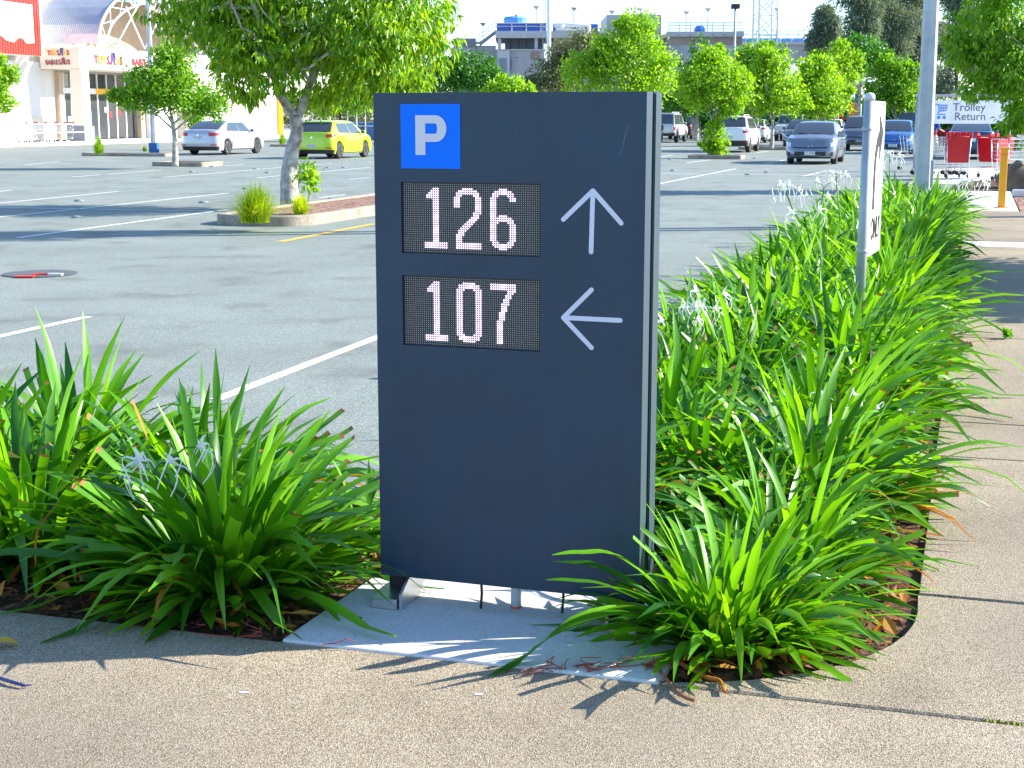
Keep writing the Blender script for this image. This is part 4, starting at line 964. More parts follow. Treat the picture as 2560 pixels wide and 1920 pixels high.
    if rear:
        tl = S.get('tail', (.62, .86, 2.2, 9.0))
        patch('tail_lamp', rN - tl[2], rN - tl[3], tl[0], tl[1], 'lamp_red', .012, t0b=tl[0] + .06, t1b=tl[1] - .02)
        patch('rear_valance', rN, rN - 9, .0, S.get('rv', .2), 'trim', .008)
        patch('reflector', rN - 3.2, rN - 7, .26, .31, 'lamp_red', .01)
        patch('number_plate_recess', rN, rN - 3.0, S.get('np', .5) - .07, S.get('np', .5) + .09, col, .004)
        y_ = pos(rN, S.get('np', .5))[1] - .012; z_ = pos(rN, S.get('np', .5))[2]
        pl = MB().bbox(-.186, .186, y_ - .012, y_, z_ - .067, z_ + .067, .004).build('number_plate', plate_m, t)
        if plate: text(plate, .135, 'text_grey', pl, 'lettering', at(0, y_ - .0145, z_, .8, 1))
        y2 = pos(rN, .78)[1] - .012; z2 = pos(rN, .78)[2]
        MB().lathe([(.05, y2), (.045, y2 - .008)], 12, 'y', (0, 0, z2)).build('badge', 'chrome', body)
    else:
        hl = S.get('head', (.62, .84, 3.2, 8.5))
        patch('head_lamp', hl[2], hl[3], hl[0], hl[1], 'lamp_clear', .01, t0b=hl[0] + .08, t1b=hl[1])
        gr = S.get('grille', (.2, .46, 2.8))
        patch('grille', 0, gr[2], gr[0], gr[1], 'trim', .008, t0b=gr[0] + .06, t1b=gr[1] - .02)
        patch('fog_recess', 4.9, 6.3, .16, .40, 'trim', .008)
        patch('lower_intake', 0, 5.5, .02, .10, 'trim', .008)
        patch('upper_grille', 0, 3.6, S.get('ug', .66), S.get('ug', .66) + .06, 'trim', .008)
        y_ = pos(0, .36)[1] + .012; z_ = pos(0, .36)[2]
        pl = MB().bbox(-.186, .186, y_, y_ + .012, z_ - .06, z_ + .06, .004).build('number_plate', plate_m, t)
        if plate: text(plate, .13, 'text_grey' if plate_m == 'plate' else 'sign_white', pl, 'lettering', Matrix.Rotation(math.pi, 4, 'Z') @ at(0, -(y_ + .0145), z_, .8, 1))
        y2 = pos(0, .74)[1] + .008; z2 = pos(0, .74)[2]
        mb_ = MB()
        for k_ in range(16):
            a, b = 2 * math.pi * k_ / 16, 2 * math.pi * (k_ + 1) / 16
            mb_.tube([(.075 * math.cos(a), y2, z2 + .055 * math.sin(a)), (.075 * math.cos(b), y2, z2 + .055 * math.sin(b))], .007, 4)
        mb_.tube([(-.07, y2, z2 + .02), (0, y2, z2 - .01), (.07, y2, z2 + .02)], .007, 4)
        mb_.build('badge', 'chrome', body)
        for sx in (-1, 1): MB().tube([(sx * .08 + .12, pr[0][0] + .02, interp(top, pr[0][0]) + .05), (sx * .35 + .15, pr[0][0] - .1, interp(top, pr[0][0]) + .075)], .01, 4).build('wiper', 'trim', body)
    if 'rails' in extras:
        for sx in (-1, 1): MB().tube([(sx * wr * .82, yr1 + .1, H - .0), (sx * wr * .82, yr1 + .2, H + .05), (sx * wr * .82, yr0 - .2, H + .05), (sx * wr * .82, yr0 - .1, H)], .018, 6).build('roof_rail', 'rim', cab)
    if 'spare' in extras:
        y_ = pos(rN, .75)[1]
        sw = MB().lathe([(.05, y_ - .2), (.30, y_ - .2), (.34, y_ - .17), (.34, y_ - .02), (.30, y_)], 24, 'y', (-.18, 0, .95)).build('spare_wheel', 'tyre', t, True)
        MB().lathe([(.16, y_ - .206), (.17, y_ - .203)], 20, 'y', (-.18, 0, .95)).build('hub_cover', 'text_red', sw)
    if 'spoiler' in extras:
        MB().bbox(-wr * .9, wr * .9, yr1 - .14, yr1 + .06, H - .07, H - .035, .012).build('spoiler', col, cab)
    if 'bar' in extras:
        mb_ = MB(); yb_ = yF + .1
        for z in (.55, .8, 1.0): mb_.tube([(-Wh * .8, yb_ - .15, z), (-Wh * .4, yb_, z), (Wh * .4, yb_, z), (Wh * .8, yb_ - .15, z)], .03, 6)
        for x in (-.35, .35): mb_.tube([(x, yb_, .45), (x, yb_, 1.05)], .03, 6)
        mb_.build('bull_bar', 'rim', t)
    MB().tube([(0, yr1 + .25, H), (0, yr1 - .0, H + .09)], .007, 4).build('aerial', 'trim', cab)
    return t
SEDAN = dict(L=4.83, W=1.82, H=1.47, wb=2.775, fo=.96, belt=.96, top=[(-2.4, 1.03), (-1.75, 1.08), (-1.2, 1.02), (.9, .98), (1.25, .97), (2.0, .86), (2.42, .72)], cab=(1.25, .42, -.95, -1.95), rooff=.69, rearq=.62, np=.66, tail=(.72, .9, 2.4, 9.4), rw=.325, rp=[(0, -.10), (.3, 0), (.6, -.03), (.85, -.05), (1, -.12)])
HATCH = dict(L=4.33, W=1.77, H=1.475, wb=2.6, fo=.93, belt=.95, top=[(-2.17, 1.0), (-1.6, 1.02), (-.8, .99), (.8, .97), (1.15, .97), (1.8, .87), (2.16, .72)], cab=(1.2, .35, -1.45, -2.02), rooff=.72, rearq=.72, np=.36, tail=(.78, .95, 3.4, 10.2), rw=.32, rv=.2)
MZ3 = dict(L=4.46, W=1.76, H=1.455, wb=2.64, fo=.93, belt=.95, top=[(-2.2, .98), (-1.5, 1.0), (-.8, .99), (.8, .99), (1.15, 1.0), (1.85, .90), (2.2, .72)], cab=(1.25, .35, -1.3, -2.0), rooff=.70, head=(.66, .86, 4.6, 9.6), grille=(.13, .47, 3.0), rw=.32)
SUV = dict(L=4.48, W=1.85, H=1.66, wb=2.67, fo=.90, belt=1.06, top=[(-2.24, 1.12), (-1.5, 1.12), (-.8, 1.08), (.9, 1.05), (1.2, 1.06), (1.9, .97), (2.2, .82)], cab=(1.25, .42, -1.5, -2.08), rooff=.74, rearq=.6, np=.5, tail=(.72, .86, 3.6, 10.4), rw=.36, sill=.3, rv=.3)
WAGON = dict(L=4.76, W=1.88, H=1.86, wb=2.79, fo=.85, belt=1.12, top=[(-2.38, 1.14), (-1.5, 1.14), (-.8, 1.12), (.9, 1.1), (1.1, 1.12), (1.9, 1.06), (2.35, .95)], cab=(1.1, .55, -2.1, -2.32), rooff=.82, rearq=.25, np=.2, tail=(.5, .82, 6.0, 9.8), rw=.38, sill=.42, rv=.24, nw=3, cr=.25, cf=.4, rp=[(0, -.05), (.3, 0), (.6, -.01), (.85, -.02), (1, -.04)])
UTE = dict(WAGON, H=1.80, cab=(1.0, .45, -.9, -1.25), nw=2, L=5.1)
HB, HBr = -GR, math.pi - GR
pw, ps, pl_, pm, pg, pbl, pt, pdk, prd = (paint('paint_white', (.74, .74, .73)), paint('paint_silver', (.44, .46, .52), .35), paint('paint_lime', (.42, .64, .01)), paint('paint_steel', (.20, .235, .28), .45), paint('paint_grey', (.16, .17, .20), .4),
                                          paint('paint_blue', (.06, .18, .44), .3), paint('paint_teal', (.008, .07, .14), .3), paint('paint_dark', (.02, .022, .03), .2), paint('paint_navy', (.01, .02, .10), .3))
def by_wheel(px, py, S, side, end, head):                  # car origin from one wheel's contact point
    p = G(px, py, 0); c, s_ = math.cos(head), math.sin(head); x = side * (S['W'] / 2 - .1); yw = (S['L'] / 2 - S['fo']) if end == 'f' else (S['L'] / 2 - S['fo'] - S['wb'])
    return Vector((p.x - (x * c - yw * s_), p.y - (x * s_ + yw * c), 0))
car('silver sedan parked with its tail to us, left of the forked tree', by_wheel(568, 387, SEDAN, 1, 'r', HB), HB, ps, SEDAN, '816-XJC', True)
car('lime green hatchback beside the forked tree trunk', by_wheel(847, 397, HATCH, 1, 'r', HB), HB, pl_, HATCH, '453XRL', True, extras=('spoiler',))
car('blue grey hatchback facing us at the centre right of the bays', by_wheel(1974, 409, MZ3, 1, 'f', HBr), HBr, pm, MZ3, '817-SWV', False)
car('white compact off-roader seen from behind beside the young tree', by_wheel(1872, 381, SUV, 1, 'r', HB), HB, pw, SUV, '381-WJG', True, extras=('rails', 'spoiler'))
car('white hatchback half hidden behind the white off-roader', by_wheel(1914, 357, HATCH, 1, 'r', HB), HB, pw, HATCH, '', True)
car('boxy silver off-roader with a spare wheel on its tail door', by_wheel(1692, 356, WAGON, 1, 'r', HB), HB, paint('paint_pale', (.60, .60, .62), .2), WAGON, '', True, 'plate_green', extras=('spare', 'rails'))
car('dark car beyond the off-roader with the spare wheel', by_wheel(1730, 348.5, SUV, 1, 'r', HB), HB, pdk, SUV, '', True)
car('dark grey hatchback mostly hidden behind the blue grey one', by_wheel(1962, 369, HATCH, 1, 'f', HBr), HBr, pg, HATCH, '', False)
car('pale utility with a bull bar facing us behind the small trees', by_wheel(1940, 352, UTE, 1, 'f', HBr), HBr, paint('paint_pale', (.60, .60, .62), .2), UTE, '', False, extras=('bar',))
car('grey family off-roader facing us left of the arrow post', by_wheel(2106, 377, SUV, 1, 'f', HBr), HBr, pg, SUV, '088-JV', False, 'plate_green')
b_ = G(2231, 386, 0); car('bright blue hatchback facing us right of the arrow post', b_ + BX * 2.1, HBr, pbl, HATCH, '528-XL', False)
b_ = G(2424, 399, 0); car('dark teal sedan behind the red trolleys', b_ + BX * 2.3, HB, pt, SEDAN, '', True)
b_ = G(2283, 366, 0); car('navy off-roader glimpsed left of the lamp pole', b_ + BX * 2.2, HB, prd, dict(WAGON), '', True)
b_ = G(2068, 358, 0); car('white sedan roof showing beyond the blue grey hatchback', b_ + BX * 2.2, HBr, pw, SEDAN, '', False)

# ------------------------------------------------------------------ trees
def leaf_cloud(lobes, n, size, droop, seed, shell=.45, cl=26, csz=.16, flat=.6, six=False):
    """leaves gathered in small sprays through the volume of several lobes (centre, radii)"""
    r = np.random.default_rng(seed); vols = np.array([l[1][0] * l[1][1] * l[1][2] for l in lobes]) ** .7; vols /= vols.sum()
    P = []
    nc = max(8, n // cl)
    which = r.choice(len(lobes), nc, p=vols)
    d = r.normal(size=(nc, 3)); d /= np.linalg.norm(d, axis=1)[:, None]
    rad = r.random(nc) ** shell
    rad *= 1 + .16 * np.sin(d[:, 0] * 5 + which) + .12 * np.sin(d[:, 2] * 7 + 2 * which)
    cen = np.array([lobes[w_][0] for w_ in which]); rr = np.array([lobes[w_][1] for w_ in which]); c = cen + d * rad[:, None] * rr
    mean = rr.mean(axis=1)
    pos = np.repeat(c, cl, axis=0) + r.normal(size=(nc * cl, 3)) * (np.repeat(mean, cl)[:, None] * csz) * np.array([1, 1, .75]); n = len(pos)
    outd = np.repeat(d, cl, axis=0)
    if droop: ax = r.normal(size=(n, 3)) * .45 + outd * .5 + np.array([0, 0, -1.0]) * droop
    else: ax = r.normal(size=(n, 3)) + outd * .5
    ax /= np.linalg.norm(ax, axis=1)[:, None]
    t = r.normal(size=(n, 3)) * flat + outd * .6 + np.array([.25, 0, .7])
    sd_ = np.cross(ax, t); sd_ /= np.linalg.norm(sd_, axis=1)[:, None] + 1e-9; nr = np.cross(sd_, ax)
    ln = size[0] * r.uniform(.6, 1.25, n)[:, None]; wd = size[1] * r.uniform(.7, 1.2, n)[:, None]
    if six:
        v = np.stack([pos, pos + ax * ln * .35 - sd_ * wd + nr * ln * .05, pos + ax * ln * .35 + sd_ * wd + nr * ln * .05, pos + ax * ln * .4 - nr * ln * .02,
                      pos + ax * ln - nr * ln * .12], axis=1).reshape(-1, 3)
        b = np.arange(n)[:, None] * 5; f = np.concatenate([b + np.array([[0, 1, 3]]), b + np.array([[0, 3, 2]]), b + np.array([[1, 4, 3]]), b + np.array([[3, 4, 2]])])
        return v, f, c
    v = np.stack([pos, pos + ax * ln * .5 - sd_ * wd + nr * ln * .06, pos + ax * ln, pos + ax * ln * .5 + sd_ * wd + nr * ln * .06], axis=1).reshape(-1, 3)
    b = np.arange(n)[:, None] * 4; f = np.concatenate([b + np.array([[0, 1, 2]]), b + np.array([[0, 2, 3]])])
    return v, f, c
def limb(p, q, r0, r1, seed, wob=.08, n=7):
    rs = np.random.default_rng(seed); p, q = Vector(p), Vector(q); ln = (q - p).length; pts = []
    for i in range(n + 1):
        t = i / n; k_ = math.sin(math.pi * t) * wob * ln; pts.append(p.lerp(q, t) + Vector(tuple(rs.normal(size=3) * k_ * .35)) + Vector((0, 0, k_ * .4)))
    return pts, [r0 + (r1 - r0) * i / n for i in range(n + 1)]
def tree(label, base, trunk, lobes, n, size, m, seed, bark='bark', droop=0, nl=6, six=False, shell=.45, cl=26, csz=.16, r0=.1, cat='tree', name='tree', group=None, flat=.6):
    """base in the world; trunk polyline, lobes in metres from the base"""
    t = thing(name, label, cat, base, 0, group); o = Vector((0, 0, 0))
    if trunk:
        tp = [Vector(p) for p in trunk]; rad = [r0 * (1.25 if i == 0 else 1 - .45 * i / (len(tp) - 1)) for i in range(len(tp))]
        tk = MB().tube(sm(tp, 12), [r0 * (1.3 - .75 * i / len(sm(tp, 12))) for i in range(len(sm(tp, 12)))], 12).build('trunk', bark, t, True)
    v, f, c = leaf_cloud([(Vector(l[0]), l[1]) for l in lobes], n, size, droop, seed, shell, cl, csz, flat, six)
    if trunk:
        rs = np.random.default_rng(seed + 1); top = tp[-1]; sel = [lobes[i % len(lobes)][0] for i in range(nl)]
        for i, q in enumerate(sel):
            q = Vector(q) + Vector(tuple(rs.normal(size=3) * .3 * lobes[i % len(lobes)][1][0])); s_ = tp[-2].lerp(top, rs.uniform(.3, 1)); pts, ra_ = limb(s_, q, r0 * .45, r0 * .06, seed + i)
            MB().tube(pts, ra_, 7, False).build('limb', bark, t, True)
            for k_ in range(3):
                q2 = Vector(tuple(c[rs.integers(len(c))])); s2 = pts[rs.integers(3, 6)]
                if (q2 - s2).length < 2.2 * lobes[0][1][0]:
                    p2, r2 = limb(s2, q2, r0 * .16, r0 * .03, seed + i * 7 + k_); MB().tube(p2, r2, 5, False).build('branch', bark, t, True)
    npmesh('crown', v, f, m, t, False, 'stuff')
    return t
# kerbed planting islands
def island(label, corners, h=.15, mulch='soil', r=.3, wd=.15):
    pts = [G(*c) for c in corners] if not isinstance(corners[0], Vector) else corners; cx = sum(pts, Vector()) / len(pts)
    t = thing('kerb_island', label, 'kerb', (cx.x, cx.y, 0)); poly = kerbpoly([Vector((p.x - cx.x, p.y - cx.y)) for p in pts], r)
    ar = sum(poly[i].x * poly[(i + 1) % len(poly)].y - poly[(i + 1) % len(poly)].x * poly[i].y for i in range(len(poly)))
    if ar < 0: poly = poly[::-1]
    inn = inset(poly, wd); autosmooth(ring_mesh(poly, inn, 0, h).build('kerb', 'kerb_concrete', t), 35)
    MB().add([(p.x, p.y, h - .03) for p in inset(poly, wd * .7)], [tuple(range(len(poly)))]).build('bed', mulch, t)
    return t
def obox(c, la, lb): return [c - AX * la - BX * lb, c + AX * la - BX * lb, c + AX * la + BX * lb, c - AX * la + BX * lb]
# near island, running away to the right behind the sign
n0 = G(527, 560); i1 = [n0 + AX * 0.0 - BX * .25, n0 + AX * 1.62 - BX * .25, n0 + AX * 1.62 + BX * 11, n0 + BX * 11]
isl = island('long kerbed island with red bark under the forked tree', i1, .16, 'red_gravel', .7)
tb = G(725, 503, .13)
# the forked tree
def T(px, py, dd=0): p = W(px, py, tb.y + dd) - tb; return tuple(p)
ft = thing('tree', 'large tree with a forked pale trunk and long drooping leaves on the near island', 'tree', tb)
tkp = sm([(0, 0, -.05), T(722, 440), T(730, 380), T(742, 330), T(738, 290)], 16)
MB().tube(tkp, [.112 + .065 * (1 - i_ / (len(tkp) - 1)) ** 2.2 for i_ in range(len(tkp))], 14).build('trunk', 'bark', ft, True)
tpts = [[T(740, 295), T(715, 262, -.1), T(692, 215, -.2), T(683, 165, -.3), T(660, 90, -.5), T(610, -60, -.8)], [T(740, 295), T(760, 255, .1), T(776, 205, .2), T(800, 150, .3), T(850, 60, .5), T(890, -80, .7)]]
for i, q in enumerate(tpts):
    s2 = sm(q, 16); MB().tube(s2, [.092 - .06 * k_ / len(s2) for k_ in range(len(s2))], 10).build('limb', 'bark', ft, True)
    for k_ in range(9):
        a = s2[int(len(s2) * (.4 + .06 * k_))]; e_ = Vector(T(random.uniform(450, 1080), random.uniform(-150, 170), random.uniform(-1.6, 1.6))); pts, ra_ = limb(a, e_, .035, .006, 50 + i * 20 + k_, .1)
        MB().tube(pts, ra_, 6, False).build('branch', 'bark', ft, True)
lob = [(T(525, 25), (.95, 1.2, .75)), (T(430, 20, .3), (.5, .8, .45)), (T(620, 180, .4), (.7, 1.0, .5)), (T(585, 110, .2), (.6, .9, .55)), (T(640, -20), (1.2, 1.5, .9)), (T(720, 80, .6), (1.2, 1.3, .85)), (T(860, 60), (1.15, 1.4, .9)), (T(1000, 60, -.4), (.95, 1.2, .85)),
       (T(1050, 20, .2), (.7, 1, .8)), (T(960, 175, -.2), (.9, 1.0, .45)), (T(880, 215, .2), (.85, 1.0, .38)), (T(1030, 160, 0), (.42, .6, .55)), (T(700, 190, -.6), (.45, .5, .35)), (T(800, 150, .9), (.8, .9, .6)), (T(760, -160), (1.8, 1.8, 1.1)), (T(960, -120), (1.2, 1.4, .9)), (T(560, -120), (1.2, 1.4, .9)), (T(790, 250, .5), (.45, .6, .2)), (T(1010, 215, 0), (.55, .7, .3)), (T(930, 120, -.6), (1.0, 1.0, .7)), (T(640, 120, -.6), (.9, .8, .6)), (T(610, 232, .6), (.45, .7, .25)), (T(1090, 110, 0), (.4, .7, .5))]
v, f, c = leaf_cloud([(Vector(a), b) for a, b in lob], 30000, (.17, .026), 1.0, 11, .5, 12, .10, .8, True)
npmesh('crown', v, f, 'fig_leaf', ft, False, 'stuff')
for i in range(46):                                        # twigs at the end of the sprays
    q = Vector(tuple(c[rng.integers(len(c))])); near = min((s2_ for tp_ in tpts for s2_ in sm(tp_, 16)), key=lambda s_: (s_ - q).length)
    if (q - near).length < 2.0: pts, ra_ = limb(near, q, .014, .003, 300 + i, .12); MB().tube(pts, ra_, 4, False).build('twig', 'bark', ft, True)
def tuft(label, p, r, h, n, seed, m='grass_leaf', name='grass_tuft', wd=.007):
    rs = np.random.default_rng(seed); V = []; F = []
    for i in range(n):
        a = rs.uniform(0, 6.28); e_ = rs.uniform(0, 1.0) ** .8; ln = h * (.55 + .5 * e_) * rs.uniform(.75, 1.12); out = r * (1.05 - e_ * .95) * rs.uniform(.7, 1.15); b0 = rs.normal(size=2) * r * .09; o = len(V); d_ = np.array([math.cos(a), math.sin(a)]); s_ = np.array([-d_[1], d_[0]]) * wd
        for k_ in range(5):
            t = k_ / 4; xy = b0 + d_ * out * (t ** 1.5); z = ln * (t - .62 * (1 - e_ * .8) * t ** 2.4) ; ww = s_ * (1 - .85 * t); V += [(xy[0] - ww[0], xy[1] - ww[1], z), (xy[0] + ww[0], xy[1] + ww[1], z)]
        F += [(o + 2 * k_, o + 2 * k_ + 1, o + 2 * k_ + 3, o + 2 * k_ + 2) for k_ in range(4)]
    ob = npmesh(name, np.array(V), np.array(F), m, None, False); ob.location = p; return tag(ob, label, 'plant')
tuft('spiky yellow green grass tuft on the nose of the near island', G(640, 556, .13), .85, .64, 700, 1, wd=.011)
tuft('lower brownish grass tuft at the foot of the forked tree', G(752, 536, .13), .38, .36, 480, 2, wd=.009)
tree('small leafy sapling right of the forked tree trunk', G(772, 508, .13), [(0, 0, 0), (.03, 0, .35), (0, 0, .6)], [((0, 0, .45), (.17, .17, .35))], 300, (.10, .032), 'bright_leaf', 77, 'bark', 0, 2, False, .5, 6, .2, .012, 'plant', 'sapling')
# small clipped tree on its own island, left
i2 = G(447, 416); island('small square kerbed island holding the rounded street tree', obox(i2 + BX * .6, .95, .75), .15, 'soil', .12)
def bx(px, py, d): return W(px, py, d)
def tree_px(label, pxb, pyb, zb, d, crown, n, size, m, seed, trunk_top=None, **kw):
    """tree standing at distance d; crown lobes given as photo ellipses (x, y, rx, ry) seen at that distance"""
    size = (size[0] * 1.05, size[1] * 1.15) if m != 'needle_leaf' else size
    n = int(n * 1.55); cat_ok = n > 2500 and m != 'needle_leaf'; b = W(pxb, pyb, d); b.z = zb; s_ = d / FPX; lobes = []
    for x, y, rx, ry in crown:
        p = W(x, y, d); rs = random.Random(seed + int(x)); lobes.append((tuple(p - b + Vector((0, rs.uniform(-.3, .3) * rx * s_, 0))), (rx * s_, rx * s_ * 1.05, ry * s_)))
    if len(crown) < 7 and cat_ok:
        rs = random.Random(seed)
        for k_ in range(9):                               # uneven outline: small sprays round the edge
            x, y, rx, ry = rs.choice(crown); a = rs.uniform(-.4, 3.6); p = W(x + rx * 1.02 * math.cos(a), y - ry * 1.02 * math.sin(a), d); q_ = rs.uniform(.22, .42)
            lobes.append((tuple(p - b + Vector((0, rs.uniform(-.6, .6) * rx * s_, 0))), (rx * s_ * q_, rx * s_ * q_, ry * s_ * q_)))
    zt = (W(pxb, trunk_top if trunk_top else crown[0][1] + crown[0][3] * .4, d) - b).z; tx = (W(crown[0][0], pyb, d) - b).x
    return tree(label, b, [(0, 0, -.05), (tx * .05 + .03, 0, zt * .5), (tx * .25, 0, zt)], lobes, n, size, m, seed, **kw)
tree_px('rounded small street tree in front of the shop entrance', 438, 416, .12, 47.5, [(420, 205, 78, 70), (360, 235, 70, 48), (480, 245, 78, 48), (430, 145, 52, 42), (530, 270, 38, 32), (320, 240, 36, 26)], 9000, (.115, .032), 'mid_leaf', 21, 290, r0=.085, cl=14, csz=.13)
tree_px('tree cut by the left picture edge in front of the shop wall', -60, 360, 0, 62, [(-30, 215, 62, 55), (-40, 170, 50, 40), (0, 250, 38, 30), (10, 190, 28, 30)], 3600, (.15, .045), 'bright_leaf', 22, r0=.1, cl=12)
i3 = G(1785, 398); island('low kerbed island with a young tree and a leafy shrub at its foot', obox(i3 + BX * .6, 1.05, .6), .15, 'soil', .12)
tree_px('young bright green tree beside the white compact off-roader', 1774, 391, .12, 59.5, [(1785, 200, 68, 62), (1740, 235, 48, 42), (1840, 225, 44, 52), (1780, 150, 46, 34), (1820, 270, 34, 24)], 6000, (.15, .042), 'bright_leaf', 23, 290, r0=.075, cl=13)
tree_px('bright leafy shrub at the foot of the young tree', 1792, 391, .12, 59.2, [(1790, 345, 28, 40), (1772, 365, 22, 20), (1800, 375, 20, 18), (1785, 318, 20, 18)], 1700, (.11, .035), 'bright_leaf', 24, 375, r0=.02, cl=9, cat='shrub', name='shrub')
i4 = G(1925, 375); island('far kerbed island behind the blue grey hatchback', obox(i4 + BX * .6, 1.6, .6), .15, 'soil', .12)
tree_px('bright tree standing above the pale utility', 1928, 372, .12, 73.5, [(1935, 215, 62, 70), (1900, 250, 46, 46), (1975, 245, 42, 44), (1930, 160, 38, 32), (1880, 200, 34, 40)], 6000, (.17, .048), 'bright_leaf', 25, 300, r0=.09, cl=13)
tree_px('bright round tree above the blue grey hatchback', 2050, 365, 0, 85, [(2050, 225, 62, 66), (2015, 255, 42, 42), (2090, 250, 34, 46), (2040, 178, 42, 34)], 5600, (.19, .055), 'bright_leaf', 26, 300, r0=.1, cl=13)
tree_px('mid green tree above the bright blue hatchback', 2240, 365, 0, 88, [(2240, 215, 56, 60), (2205, 250, 44, 46), (2270, 240, 34, 50), (2235, 170, 38, 26)], 5200, (.2, .055), 'mid_leaf', 27, 300, r0=.1, cl=13)
tree_px('slim bright tree rising behind the round one', 2090, 350, 0, 97, [(2090, 160, 52, 46), (2060, 190, 38, 36), (2125, 185, 34, 34)], 3400, (.2, .055), 'bright_leaf', 28, r0=.1, cl=12)
tree_px('dark green dome tree under the casuarinas', 2145, 350, 0, 108, [(2145, 140, 62, 44), (2100, 160, 38, 34), (2190, 160, 36, 34)], 3800, (.24, .07), 'dark_leaf', 29, r0=.14, cl=12)
tree_px('mid green tree in front of the lattice tower', 1890, 350, 0, 92, [(1890, 150, 50, 44), (1855, 170, 34, 34), (1930, 150, 34, 38)], 3400, (.2, .055), 'mid_leaf', 30, r0=.1, cl=12)
tree_px('dark green tree behind the young tree', 1740, 350, 0, 104, [(1740, 205, 72, 80), (1700, 250, 44, 52), (1790, 240, 44, 60)], 4600, (.24, .07), 'dark_leaf', 31, r0=.15, cl=12)
tree_px('big light green tree above the right half of the sign', 1580, 360, 0, 82, [(1575, 120, 82, 62), (1510, 160, 62, 48), (1640, 165, 52, 62), (1590, 65, 48, 38), (1460, 190, 62, 42), (1600, 210, 90, 40)], 9500, (.2, .055), 'bright_leaf', 32, r0=.16, cl=14)
tree_px('dense dark green tree above the centre of the sign', 1175, 350, 0, 92, [(1170, 185, 74, 46), (1120, 200, 42, 38), (1225, 200, 46, 36), (1150, 150, 40, 24)], 5200, (.2, .058), 'dark_leaf', 33, r0=.15, cl=13)
tree_px('low yellow green tree top just over the sign', 1280, 380, 0, 64, [(1278, 222, 48, 26), (1240, 232, 28, 18), (1315, 232, 24, 18)], 2300, (.15, .042), 'bright_leaf', 34, r0=.07, cl=11)
tree_px('grey olive gum tree before the concrete building', 1420, 340, 0, 112, [(1425, 135, 56, 48), (1375, 175, 40, 48), (1475, 110, 46, 30), (1400, 210, 56, 30), (1500, 95, 28, 20), (1330, 215, 42, 20)], 5200, (.26, .05), 'olive_leaf', 35, droop=.5, bark='bark_dark', r0=.16, cl=10, csz=.14)
tree_px('tree behind the wire fence, left of the sign', 850, 345, 0, 100, [(850, 250, 80, 30), (770, 255, 50, 24), (910, 245, 50, 30)], 3800, (.22, .06), 'mid_leaf', 36, bark='bark_dark', r0=.11, cl=12)
tree_px('shrub between the silver sedan and the shop wall', 486, 372, .1, 74, [(486, 300, 22, 30), (490, 345, 24, 26), (478, 270, 14, 18)], 1300, (.13, .04), 'mid_leaf', 37, 340, r0=.02, cl=9, cat='shrub', name='shrub')
tree_px('dark trees behind the shop roof', 330, 340, 0, 135, [(330, 40, 60, 34), (420, 60, 90, 40), (500, 80, 70, 40)], 3000, (.32, .09), 'dark_leaf', 38, r0=.2, cl=12)
for i, (x, y0, rx, ry, lab) in enumerate([(2060, 120, 44, 86, 'slim grey casuarina furthest left of the dark stand'), (2140, 75, 84, 120, 'broad hazy casuarina, second of the dark stand'), (2222, 85, 78, 125, 'casuarina in the middle of the dark stand'), (2295, 80, 78, 130, 'tall casuarina left of the lamp pole top'), (2385, 90, 84, 130, 'dark casuarina right of the lamp pole'), (2490, 110, 70, 120, 'casuarina behind the tree at the right edge')]):
    lobs = []
    rs = random.Random(i)
    for k_ in range(9): t = k_ / 8; lobs.append((x + rs.uniform(-.6, .6) * rx * (1 - .3 * t), y0 + ry * (1 - 2 * t), rx * rs.uniform(.42, .65), ry * rs.uniform(.18, .28)))
    tree_px(lab, x, 340, 0, 150 + 6 * i, lobs, 9500, (.60, .06), 'needle_leaf', 60 + i, trunk_top=y0, droop=.5, bark='bark_dark', r0=.2, cl=12, csz=.2, name='casuarina', group='dark stand of casuarinas')
# leafy tree leaning in from the right, before the trolley return sign
tree_px('leafy olive green tree hanging in from the right edge over the trolley sign', 2640, 470, .1, 33, [(2510, 60, 110, 80), (2440, 130, 66, 60), (2530, 190, 82, 66), (2450, 215, 62, 30), (2400, 100, 40, 46), (2560, 290, 52, 46), (2620, 130, 110, 130), (2520, -60, 130, 70), (2640, 300, 60, 70)], 9500, (.15, .026), 'mid_leaf', 41, droop=.8, r0=.1, cl=11, csz=.12, trunk_top=120, six=True)
# trees standing right of the picture, known by the shade they throw on path and car park
tree('street tree right of the picture shading the footpath', (7.7, 13.6, .1), [(0, 0, 0), (.05, 0, .7), (0, 0, 1.3)], [((0, 0, 1.75), (1.5, 2.1, .55)), ((-.3, 1.2, 1.7), (1.1, 1.5, .45)), ((.2, -1.4, 1.7), (1.1, 1.3, .5))], 7000, (.24, .09), 'mid_leaf', 42, r0=.08, cl=13)
tree('tall tree right of the picture shading the car park', (9.6, 22.9, .1), [(0, 0, 0), (.1, 0, 4), (0, 0, 8)], [((0, 0, 9.2), (1.1, .8, .5)), ((.6, .3, 8.8), (.8, .6, .4))], 1900, (.22, .09), 'mid_leaf', 43, r0=.14, cl=13)
